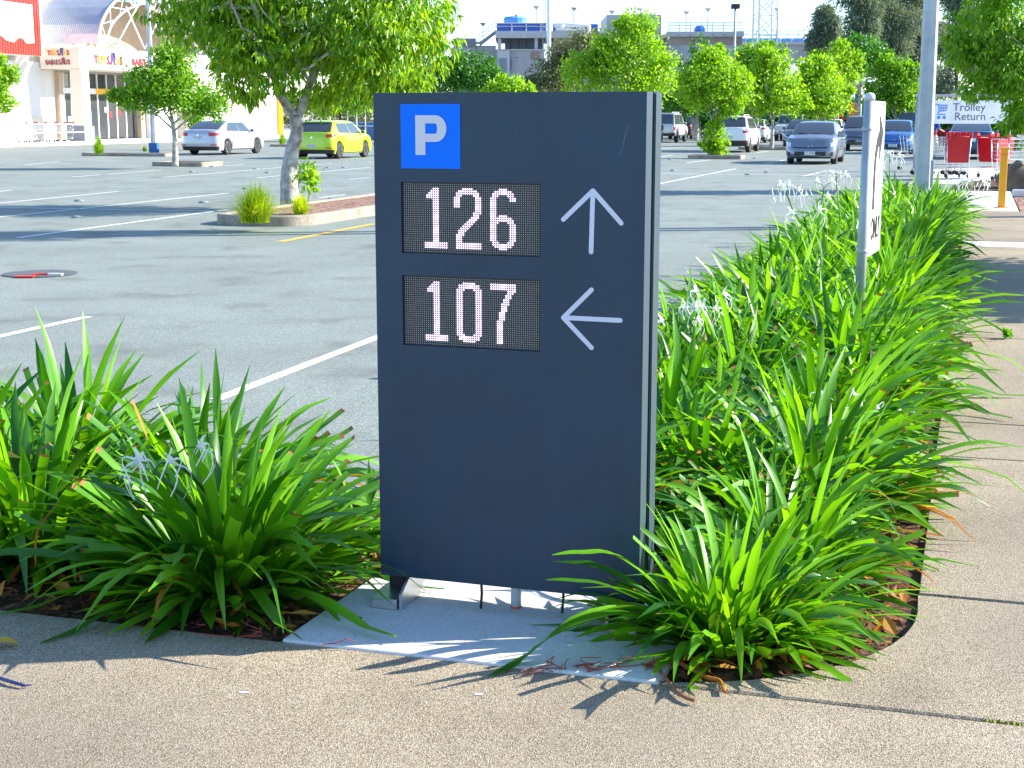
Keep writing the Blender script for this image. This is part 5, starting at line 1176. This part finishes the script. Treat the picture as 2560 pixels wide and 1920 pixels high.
# low dark shrubbery along the back of the car park
for i, (x0, x1, y0, y1, d, m_) in enumerate([(1650, 1860, 235, 345, 116, 'dark_leaf'), (1850, 2060, 240, 340, 120, 'dark_leaf'), (2050, 2200, 245, 335, 124, 'dark_leaf'), (2180, 2340, 225, 340, 118, 'dark_leaf'), (2330, 2480, 250, 345, 100, 'dark_leaf'), (2460, 2620, 230, 360, 74, 'mid_leaf'), (600, 960, 262, 325, 128, 'olive_leaf'), (940, 1300, 215, 330, 122, 'dark_leaf'), (1280, 1660, 215, 330, 124, 'dark_leaf')]):
    cr_ = []
    k_ = int((x1 - x0) / 45)
    for q in range(k_): cr_.append((x0 + (q + .5) * (x1 - x0) / k_, (y0 + y1) / 2 + random.uniform(-6, 10), 42, (y1 - y0) / 2 * random.uniform(.8, 1.1)))
    tree_px(['dark shrubs behind the boxy off-roader', 'dark shrubs behind the small bright trees', 'dark shrubs around the playground', 'dark shrubs right of the playground', 'dark shrubs behind the trolley return sign', 'green shrubs at the right edge behind the trolleys', 'olive scrub behind the wire fence', 'dark shrubs hidden behind the left half of the sign', 'dark shrubs hidden behind the right half of the sign'][i], (x0 + x1) / 2, 345, 0, d, cr_, 3600 if m_ != 'olive_leaf' else 3200, (.26, .08), m_, 80 + i, trunk_top=330, r0=.05, nl=3, cl=12, cat='shrubs', name='shrub_bank')
for lab, px, py, r_, h_, n_, sd_ in (('bright round grass tuft on the low island before the shop', 248, 385, .55, .8, 420, 5), ('small round grass tuft beside the forked tree', 706, 360, .5, .75, 300, 6), ('tiny green plant by the lamp column before the shop', 362, 379, .25, .3, 160, 8)):
    tuft(lab, G(px, py, .12), r_, h_, n_, sd_, 'bright_leaf' if sd_ != 8 else 'mid_leaf', wd=.014)
i5 = G(300, 391); island('low island with a grass tuft before the shop', obox(i5 + BX * .7, 2.0, .5), .13, 'soil', .12)
i6 = G(706, 367); island('low island far behind the forked tree', obox(i6 + BX * .5, .8, .5), .13, 'soil', .12)

# ------------------------------------------------------------------ shop with the vaulted canopy (its own frame: x out of the wall, y along it)
S0 = Vector((-26.763, 93.339, 0))
shop = thing('shop_building', 'cream shop with a vaulted metal canopy, red cladding and toy shop signs', 'building', S0, -GR)
AP = struct(MB().prism([(p.x, p.y) for p in (S0 + AX * 3 - BX * 60, S0 + AX * 3 + BX * 75, S0 - AX * 40 + BX * 75, S0 - AX * 40 - BX * 60)], 0, .15).build('shop_pavement', 'pale_concrete'))
wall = MB().box(-12, -2.5, -40, 1.5, .15, 4.95).box(-12, -2.9, 1.5, 17.2, 4.4, 9.3).box(-12, -2.5, 11.2, 33, .15, 5.2).box(-12, -2.9, -40, 1.5, 4.95, 9.6).build('wall', 'wall_white', shop)
MB().box(-12, -2.86, 1.52, 17.0, 6.2, 9.32).build('upper_wall', 'tan', shop)
MB().box(-2.9, -2.2, 1.15, 1.55, .15, 4.4).build('return_wall', 'tan', shop)
MB().box(-2.52, -2.2, 10.7, 11.4, .15, 4.45).build('return_wall', 'tan', shop)
MB().box(-2.49, -2.42, -14, -.2, .15, 1.6).build('wall_plinth', 'cream', shop)
for y in (15.5, 20, 24.5, 29): MB().box(-2.5, -2.3, y, y + .45, .15, 5.2).build('pilaster', 'cream', shop)
MB().box(-2.5, -2.25, 32.5, 33.1, .15, 4.2).build('yellow_column', 'yellow', shop)
# red sheet cladding, ribbed
mb = MB()
for i in range(40):
    y = -12 + .25 * i; mb.box(-1.4, -1.2, y, y + .19, 5.25, 10.2); mb.box(-1.4, -1.235, y + .19, y + .25, 5.25, 10.2)
red = mb.build('red_cladding', 'red_sheet', shop)
MB().box(-2.9, -1.4, -12, -2.0, 5.25, 10.2).build('cladding_box', 'wall_white', red); MB().box(-1.45, -1.17, -2.0, -1.85, 5.2, 10.2).build('edge_trim', 'white_paint', red)
rg = random.Random(4); poly = [(-11.9, 8.3)] + [(-2.75, 8.2)] + [(-2.72, 5.98)] + [(-2.72 - .4 * k_, 5.92 + .12 * rg.random() + .25 * (k_ % 5 > 2)) for k_ in range(1, 23)]
mb = MB(); n_ = len(poly); mb.add([(-1.19, y, z) for y, z in poly] + [(-1.15, y, z) for y, z in poly], [tuple(range(n_)), tuple(range(n_, 2 * n_))[::-1]] + [(i, i + n_, (i + 1) % n_ + n_, (i + 1) % n_) for i in range(n_)]); mb.build('white_sign_panel', 'white_paint', red)
# portico: fascia box, pillar, glass
fas = MB().bbox(-2.45, .35, -.4, 13.5, 4.54, 5.84, .03).build('fascia', 'cream', shop)
pil = MB().bbox(-.42, .38, -.3, .55, 1.05, 4.54, .02).build('pillar', 'cream', shop); MB().bbox(-.62, .5, -.42, .72, .15, 1.05, .03).build('pillar_base', 'far_grey', pil)
pil2 = MB().bbox(-.42, .38, 12.4, 13.3, .15, 4.54, .02).build('pillar', 'cream', shop)
for y0, y1, nm in ((1.55, 3.9, 3), (3.9, 7.3, 3), (7.3, 10.7, 3)):
    for k_ in range(nm):
        a, b = y0 + (y1 - y0) * k_ / nm, y0 + (y1 - y0) * (k_ + 1) / nm
        for z0, z1 in ((.2, 3.1), (3.45, 4.4)):
            pn = MB().box(-2.75, -2.73, a + .05, b - .05, z0 + .05, z1 - .05).build('pane', 'shop_glass', shop)
            MB().box(-2.78, -2.66, a - .04, a + .05, z0, z1).build('mullion', 'white_paint', pn)
MB().box(-2.8, -2.64, 1.55, 5.9, 3.1, 3.45).build('transom', 'white_paint', shop); MB().box(-2.8, -2.64, 5.9, 10.7, 3.1, 3.45).build('transom', 'yellow', shop)
for y, z, m_ in ((2.7, 1.3, 'pvc'), (7.0, 1.9, 'sign_white'), (7.5, 1.6, 'text_red'), (8.6, 1.7, 'text_red')): MB().box(-2.72, -2.71, y, y + .35, z, z + .35).build('poster', m_, shop)
MB().box(-2.72, -2.71, 4.7, 5.4, .25, 2.0).build('poster', 'blue_tank', shop); MB().box(-3.4, -3.0, 9.6, 10.2, .2, 1.5).build('display_stand', 'yellow', shop)
# vaulted canopy: ribbed sheet over an elliptical arch, open truss at the outer end
HS, VH, y_s, z_s = 9.0, 4.2, -.7, 5.98
def vp(t): a = math.pi * t; return y_s + HS * (1 - math.cos(a)), z_s + VH * math.sin(a)
mb = MB(); NX, NT = 64, 22
for i in range(NX + 1):
    x = -2.7 + (2.0 + 2.7) * i / NX; dz = .04 if i % 2 else 0
    for k_ in range(NT + 1): y, z = vp(k_ / NT); mb.v.append((x, y, z + dz))
mb.f = [(i * (NT + 1) + k_, (i + 1) * (NT + 1) + k_, (i + 1) * (NT + 1) + k_ + 1, i * (NT + 1) + k_ + 1) for i in range(NX) for k_ in range(NT)]
van = mb.build('vault_roof', 'zinc', shop); sd2 = van.modifiers.new('s', 'SOLIDIFY'); sd2.thickness = .03
for k_ in range(NT): 
    if k_ % 1 == 0: pass
MB().tube([(1.98, *vp(k_ / NT)) for k_ in range(NT + 1)], .09, 8).build('arch_rib', 'white_paint', shop, True)
MB().tube([(1.98, y_s + .9 + (HS - .9) * (1 - math.cos(math.pi * k_ / NT)), z_s + (VH - 1.1) * math.sin(math.pi * k_ / NT)) for k_ in range(NT + 1)], .07, 8).build('arch_rib', 'white_paint', shop, True)
for k_ in range(2, 20, 2):
    a = vp(k_ / NT); t2 = (k_ + 1.6) / NT; b = (y_s + .9 + (HS - .9) * (1 - math.cos(math.pi * t2)), z_s + (VH - 1.1) * math.sin(math.pi * t2)); t3 = (k_ - 1.6) / NT; c = (y_s + .9 + (HS - .9) * (1 - math.cos(math.pi * t3)), z_s + (VH - 1.1) * math.sin(math.pi * t3))
    for q in (b, c): MB().tube([(1.98, *a), (1.98, *q)], .035, 6).build('truss_web', 'white_paint', shop, True)
for y0, y1, z0, z1 in ((1.2, 4.4, 5.9, 8.9), (4.6, 2.6, 5.9, 8.4), (4.6, 8.2, 5.9, 9.6), (8.2, 5.0, 5.9, 9.1), (8.2, 11.8, 5.9, 9.3), (11.8, 8.4, 5.9, 9.6), (11.8, 15, 5.9, 7.8)): MB().tube([(1.94, y0, z0), (1.94, y1, z1)], .06, 6).build('truss_brace', 'white_paint', shop, True)
for y in (3.4, 5.8, 8.2, 10.6):
    mb = MB(); rr_ = .36; zc = 8.9 if 3 < y < 9 else 8.0
    mb.tube([(1.95, y + rr_ * math.cos(t), zc + rr_ * math.sin(t)) for t in np.linspace(0, 2 * math.pi, 18)], .03, 5); mb.build('truss_ring', 'white_paint', shop, True)
# shop lettering
def word(seq, x, y, z, size, facing, sx=1.0):
    """seq = (char, material, mirrored); facing 'n' = towards the car park front, 'r' = towards the right"""
    cx = 0
    for ch, m_, mir in seq:
        big = 1.45 if mir else 1.0; wd = size * (.78 if mir else {'I': .38, 'i': .34}.get(ch, .64)) * sx
        if facing == 'n': mt = Matrix.Translation((x + cx + wd / 2, y, z + (size * .12 if mir else 0))) @ XZ @ Matrix.Diagonal((sx, 1, 1, 1))
        else: mt = Matrix.Translation((x, y + cx + wd / 2, z + (size * .12 if mir else 0))) @ Matrix.Rotation(math.pi / 2, 4, 'Z') @ XZ @ Matrix.Diagonal((sx, 1, 1, 1))
        text(ch, size * big, m_, fas, 'lettering', mt, bool(mir), .03)
        cx += wd
T1 = [('T', 'text_red', 0), ('O', 'text_orange', 0), ('Y', 'text_yellow', 0), ('S', 'text_red', 0), ('R', 'text_purple', 1), ('U', 'text_yellow', 0), ('S', 'text_red', 0)]
T2 = [(c, 'text_maroon', 0) for c in 'BABiES'] + [('R', 'text_maroon', 1)] + [(c, 'text_maroon', 0) for c in 'US']
word(T1, -1.88, -.44, 5.48, .42, 'n', .82); word(T2, -2.05, -.44, 4.92, .40, 'n', .80)
word(T1, .39, 1.2, 5.12, .72, 'r', 1.0); word(T2, .39, 5.6, 5.12, .62, 'r', 1.0)
# wire trolleys parked against the shop in a railed bay
for i, be_ in enumerate((-6.6, -5.6, -4.6, -3.6, -2.7)):
    o = copy_tree(wt); p = S0 + AX * .6 + BX * be_; o.location = (p.x, p.y, .15); o.rotation_euler = (0, 0, R(180) - GR); o['label'] = ['leftmost', 'second from the left', 'middle', 'fourth', 'rightmost'][i] + ' wire trolley in the railed bay by the shop wall'; o['group'] = 'trolleys in the railed bay by the shop'
rl = thing('trolley_rail', 'white tubular rail around the trolley bay at the shop wall', 'rail', S0 + AX * 1.3 + Vector((0, 0, .15)), -GR)
for z in (.55, 1.05): MB().tube([(0, -9, z), (0, -1.6, z)], .03, 6).build('rail', 'white_paint', rl, True)
MB().tube([(0, -1.6, 1.05), (0, -1.35, 1.0), (0, -1.3, .85), (0, -1.3, 0)], .03, 6).build('rail_end', 'white_paint', rl, True)
for y in (-8, -5.8, -3.6, -1.6): MB().tube([(0, y, 0), (0, y, 1.05)], .028, 6).build('post', 'white_paint', rl, True)
p = W(385, 372, 66); lc = thing('lamp_column', 'pale slim lamp column standing before the shop', 'lamp post', (p.x, 66, 0), 0)
MB().tube([(0, 0, 0), (0, 0, 1.0), (0, 0, 10)], [.16, .13, .09], 8).build('shaft', 'galv', lc); MB().bbox(-.19, .19, -.19, .19, 0, .5, .02).build('base_sleeve', 'blue_tarp', lc)
MB().bbox(-.5, .5, -.2, .2, 10, 10.15, .03).build('lamp_head', 'far_grey', lc)

# wire fence and shed stuff behind the lime hatchback
fp_ = W(760, 345, 104); fe = thing('wire_fence', 'tall wire mesh fence with pale posts behind the lime hatchback', 'fence', (fp_.x, 104, 0), R(-6))
for i in range(9): MB().tube([(i * .62, 0, 0), (i * .62, 0, 2.35 + .2 * (i % 3 == 0))], .04 if i % 3 else .06, 6).build('post', 'white_paint', fe)
for z in (2.3, 1.0): MB().tube([(-.2, 0, z), (5.2, 0, z)], .03, 5).build('rail', 'white_paint', fe)
mb = MB()
for i in range(44): mb.tube([(i * .12 - .3, .05, .05), (i * .12 - .3 + .0, .05, 2.28)], .004, 3, False)
for i in range(19): mb.tube([(-.3, .05, .1 + i * .12), (5.1, .05, .1 + i * .12)], .004, 3, False)
mb.build('wire_mesh', 'mesh_grey', fe)
for i in range(4): tag(MB().bbox(-.75, .75, -.3, .3, 0, 1.25, .05).build('blue_bin', 'blue_tarp'), ['leftmost', 'second', 'third', 'rightmost'][i] + ' blue bin behind the wire fence', 'bin', 'blue bins behind the fence').location = (fp_.x + 1.6 + i * 1.55, 106, 0)

# ------------------------------------------------------------------ concrete plant building behind the trees
DF = 190.0
def X(px): return W(px, YH, DF).x
def Z(py): return W(1280, py, DF).z
bl = thing('plant_building', 'grey concrete industrial building with blue panels above the sign', 'building', (X(1300), DF, 0), 0); ox = X(1300)
def fb(name, px0, px1, py0, py1, d0, d1, m_, par=bl): return MB().box(X(px0) - ox, X(px1) - ox, d0, d1, Z(py1), Z(py0)).build(name, m_, par)
fb('lower_wall', 1239, 1360, 124, 345, 0, 14, 'conc_far'); fb('coping', 1237, 1362, 123, 126, -.3, 14, 'conc_far2'); fb('deck', 1239, 1458, 78, 95, -.6, 15, 'conc_far2'); fb('recess_wall', 1262, 1360, 95, 124, 3, 13, 'far_grey')
for a, b in ((1245, 1253), (1336, 1344)): fb('column', a, b, 95, 124, 0, .8, 'conc_far2')
for a in (1276, 1296, 1316): fb('panel_joint', a, a + 1, 96, 124, 2.9, 3.05, 'trim')
for a in range(1248, 1365, 17): fb('drain_slot', a, a + 4, 88.5, 90, -.64, -.55, 'far_grey')
fb('stair_tower', 1244, 1274, 128, 345, -2, 0, 'conc_far2'); fb('door', 1248, 1267, 147, 200, -2.06, -1.9, 'far_grey'); fb('slot', 1276, 1280, 147, 176, -.06, .1, 'far_grey'); fb('vent', 1326, 1350, 130, 149, -.08, .1, 'conc_brown'); fb('vent', 1287, 1297, 143, 144.5, -.06, .1, 'far_grey')
for a, b in ((1242, 1280), (1280.5, 1316), (1316.5, 1352), (1352.5, 1365)): fb('blue_panel', a, b, 58.5, 77, .3, .5, 'blue_panel')
for a, b in ((1382, 1420), (1421, 1458), (1459, 1494)): fb('blue_panel', a, b, 58.5, 77, 1.3, 1.5, 'blue_panel')
fb('wall', 1382, 1520, 80, 345, 1, 14, 'conc_far')
for py in (58, 66): MB().tube([(X(1240) - ox, 0, Z(py)), (X(1366) - ox, 0, Z(py))], .06, 5).build('handrail', 'conc_far2', bl)
for px in (1279, 1315, 1351): MB().tube([(X(px) - ox, 0, Z(57)), (X(px) - ox, 0, Z(78))], .06, 5).build('rail_post', 'conc_far2', bl)
for py, a, b in ((63, 1384, 1462), (73, 1388, 1454)): MB().tube([(X(a) - ox, .6, Z(py)), (X(b) - ox, .6, Z(py)), (X(b + 8) - ox, .6, Z(py)), (X(b + 8) - ox, .6, Z(110))], .28, 8).build('pipe', 'white_paint', bl, True)
MB().tube([(X(1404) - ox, .4, Z(61)), (X(1404) - ox, .4, Z(72))], .3, 8).build('pipe', 'white_paint', bl, True)
tkx = (X(1288) - ox); tk = MB().lathe([(1.42, Z(59)), (1.45, Z(45)), (1.5, Z(42)), (1.3, Z(37)), (.5, Z(35.5))], 14, 'z', (tkx, 4, 0)).build('tank', 'blue_tank', bl)
MB().tube([(tkx, 4, Z(36)), (tkx + .2, 4, Z(31))], .15, 6).build('tank_valve', 'far_grey', tk)
p0, p1 = (X(1199) - ox, Z(105)), (X(1241) - ox, Z(62))
stt = MB().add([(p0[0], .4, p0[1] - .5), (p1[0], .4, p1[1] - 1.0), (p1[0], .4, p1[1] - .55), (p0[0], .4, p0[1]), (p0[0], 1.6, p0[1] - .5), (p1[0], 1.6, p1[1] - 1.0), (p1[0], 1.6, p1[1] - .55), (p0[0], 1.6, p0[1])], [(0, 1, 2, 3), (4, 7, 6, 5), (3, 2, 6, 7), (0, 4, 5, 1)]).build('stair_flight', 'far_grey', bl)
for i in range(12): f = i / 12; x_, z_ = p0[0] + (p1[0] - p0[0]) * f, p0[1] + (p1[1] - 1 - p0[1]) * f; MB().box(x_, x_ + .3, .5, 1.5, z_ + .05, z_ + .12).build('stair_tread', 'far_grey', stt)
for dz in (.9, .45): MB().tube([(p0[0] - 2.5, .4, p0[1] + dz), (p0[0], .4, p0[1] + dz), (p1[0], .4, p1[1] + dz - .5)], .05, 5).build('stair_rail', 'conc_far2', stt)
fb('stair_landing', 1186, 1201, 104, 108, .3, 2, 'far_grey'); fb('landing_leg', 1187, 1189, 108, 345, .6, .9, 'far_grey')
fb('lower_block', 1132, 1188, 92, 114, 4, 14, 'far_grey'); fb('lower_block_base', 1130, 1190, 114, 345, 4.2, 14, 'conc_far2'); fb('side_fence', 1190, 1240, 113, 140, 1, 1.3, 'mesh_grey'); fb('link_wall', 1185, 1242, 135, 345, 2, 8, 'conc_far')
fb('stack_block', 1518, 1655, 33, 345, 3, 16, 'conc_far'); fb('stack_recess', 1530, 1646, 46, 345, 2.9, 3.1, 'conc_far2')
fb('east_wall', 1668, 1850, 92, 345, 0, 12, 'conc_far'); fb('east_parapet', 1666, 1853, 79, 92, -.5, 12, 'conc_far2'); fb('stain_band', 1668, 1850, 92.5, 112, -.08, .05, 'conc_brown'); fb('east_wing', 1850, 2075, 104, 345, 8, 20, 'conc_far'); fb('east_wing_parapet', 1850, 2078, 96, 104, 7.6, 20, 'conc_far2')
for a in range(1690, 1850, 28): fb('drain_slot', a, a + 6, 87.5, 89.5, -.54, -.45, 'far_grey')
for px in range(1668, 2080, 27): 
    dd_ = 0 if px < 1852 else 8
    MB().tube([(X(px) - ox, dd_, Z(96 if dd_ else 80)), (X(px) - ox, dd_, Z(68 if dd_ else 56))], .05, 5).build('rail_post', 'blue_tank', bl)
for py in (56, 64, 72): MB().tube([(X(1668) - ox, 0, Z(py)), (X(1850) - ox, 0, Z(py))], .05, 5).build('handrail', 'blue_tank', bl)
for py in (68, 78, 88): MB().tube([(X(1850) - ox, 8, Z(py)), (X(2078) - ox, 8, Z(py))], .05, 5).build('handrail', 'blue_tank', bl)
MB().lathe([(.3, -.7), (.62, -.55), (.7, 0), (.62, .55), (.3, .7)], 12, 'x', (X(1752) - ox, 3, Z(75))).build('roof_tank', 'blue_panel', bl)
for a in range(1860, 2070, 30): fb('blue_pipe', a, a + 26, 88, 94, 9, 10, 'blue_tank')
for i, (px, py, pz) in enumerate(((1205, 52, 92), (1343, 8, 60), (1440, 12, 60), (1539, 20, 34), (1611, 14, 34), (1731, 22, 80), (1787, 14, 80), (1966, 14, 97))):
    mp = thing('roof_lamp', ['rooftop lamp left of the outside stairs', 'rooftop lamp left of the white mast', 'rooftop lamp right of the white mast', 'bent lamp on the tall block, left', 'lamp on the tall block, right', 'rooftop lamp over the stained wall, left', 'rooftop lamp over the stained wall, right', 'rooftop lamp right of the lattice tower'][i], 'lamp', (X(px), DF + 9, Z(pz + 6)), 0, 'lamps on the far roof')
    h = Z(py) - Z(pz + 6); MB().tube([(0, 0, 0), (0, 0, h)], .07, 5).build('pole', 'galv', mp); MB().lathe([(.12, h - .1), (.45, h + .25), (.45, h + .32)], 8).build('lamp_head', 'galv', mp)
# mast with ladder, flood light pole, lattice tower
mx_ = W(1371, 330, 135); ms = thing('white_mast', 'thick white mast with a side ladder rising above the sign', 'mast', (mx_.x, 135, 0), 0)
MB().tube([(0, 0, 0), (0, 0, 24)], .19, 12).build('shaft', 'white_paint', ms, True)
ld = MB()
for dx in (-.52, -.30): ld.tube([(dx, .1, 4), (dx, .1, 20)], .025, 4)
for i in range(40): ld.tube([(-.52, .1, 4.2 + .4 * i), (-.30, .1, 4.2 + .4 * i)], .018, 4, False)
ld.build('ladder', 'galv', ms)
fl_ = W(1830, 345, 100); fo_ = thing('flood_light', 'grey floodlight on a tall thin pole behind the young tree', 'lamp post', (fl_.x, 100, 0), 0); zt_ = W(1830, 18, 100).z
MB().tube([(0, 0, 0), (0, 0, zt_)], [.12, .07], 8).build('pole', 'galv', fo_, True); MB().bbox(-.27, .27, -.3, .3, zt_ - .1, zt_ + .2, .03).build('lamp_head', 'trim', fo_)
f2 = W(1434, 345, 118); fo2 = thing('flood_light', 'small twin floodlight among the grey olive gum tree', 'lamp post', (f2.x, 118, 0), 0); z2_ = W(1434, 108, 118).z
MB().tube([(0, 0, 0), (0, 0, z2_)], .08, 8).build('pole', 'white_paint', fo2, True)
for x_ in (-.35, .35): MB().bbox(x_ - .28, x_ + .28, -.2, .2, z2_ - .25, z2_ + .2, .03).build('lamp_head', 'far_grey', fo2)
lx = W(1905, 345, 160); lt = thing('lattice_tower', 'white steel lattice tower above the small trees', 'tower', (lx.x, 160, 0), R(8)); hw_ = 1.05
for a in (-1, 1):
    for b in (-1, 1): MB().tube([(a * hw_, b * hw_, 0), (a * hw_ * .95, b * hw_ * .95, 22)], .11, 6).build('leg', 'white_paint', lt)
for i in range(10):
    z0 = 2 + 2 * i
    for s_ in (-1, 1):
        MB().tube([(-hw_, s_ * hw_, z0), (hw_, s_ * hw_, z0 + 2)], .045, 4).build('brace', 'white_paint', lt); MB().tube([(hw_, s_ * hw_, z0), (-hw_, s_ * hw_, z0 + 2)], .045, 4).build('brace', 'white_paint', lt)
    MB().tube([(-hw_, -hw_, z0), (hw_, -hw_, z0)], .05, 4).build('strut', 'white_paint', lt)
# shade roofs and playground
def hip(label, px, pyt, pyb, hw_px, d):
    p = W(px, pyb, d); s_ = d / FPX; a = hw_px * s_; zt = W(px, pyt, d).z; t = thing('shade_roof', label, 'shelter', (p.x, d, 0), R(-12))
    MB().add([(-a, -a, p.z), (a, -a, p.z), (a, a, p.z), (-a, a, p.z), (0, 0, zt), (-a, -a, p.z - .15), (a, -a, p.z - .15), (a, a, p.z - .15), (-a, a, p.z - .15)], [(0, 1, 4), (1, 2, 4), (2, 3, 4), (3, 0, 4), (0, 5, 6, 1), (1, 6, 7, 2), (2, 7, 8, 3), (3, 8, 5, 0), (5, 8, 7, 6)]).build('canopy', 'white_paint', t)
    for x, y in ((-a, -a), (a, -a), (a, a), (-a, a)): MB().tube([(x * .93, y * .93, 0), (x * .93, y * .93, p.z)], .07, 6).build('post', 'white_paint', t)
hip('left white pyramid shade roof behind the trees', 2005, 150, 186, 70, 118); hip('right white pyramid shade roof behind the trees', 2150, 176, 206, 62, 112)
pg0 = W(2120, 320, 110); pgd = thing('playground_frame', 'orange and green playground climbing frame behind the parked cars', 'playground', (pg0.x, 110, 0), R(-10))
for i, x in enumerate((-1.3, -.75, -.1, .5, 1.0, 1.5)): MB().tube([(x, (i % 2) * .8, 0), (x, (i % 2) * .8, 2.9 + .5 * (i % 2))], .07, 6).build('post', ['play_green', 'orange', 'play_green', 'play_blue', 'play_green', 'play_green'][i], pgd)
for x, m_ in ((-.62, 'yellow'), (.2, 'yellow'), (.75, 'orange'), (1.25, 'play_blue')): MB().bbox(x - .24, x + .24, .3, .38, 1.6, 2.6, .03).build('panel', m_, pgd)
MB().bbox(-1.4, 1.6, -.1, 1.0, 1.4, 1.5, .02).build('platform', 'play_red', pgd); MB().lathe([(.5, 1.5), (.52, 2.0), (.3, 2.5)], 10, 'z', (-1.9, .4, 0)).build('turret', 'play_red', pgd)
for i, (px, z1) in enumerate(((1842, 6.0), (1913, 5.2))):
    q = W(px, 340, 106); tag(MB().tube([(0, 0, 0), (0, 0, z1)], .09, 8).build('green_post', 'play_green', None, True), ['left', 'right'][i] + ' dark green playground post behind the small trees', 'post').location = (q.x, 106, 0)
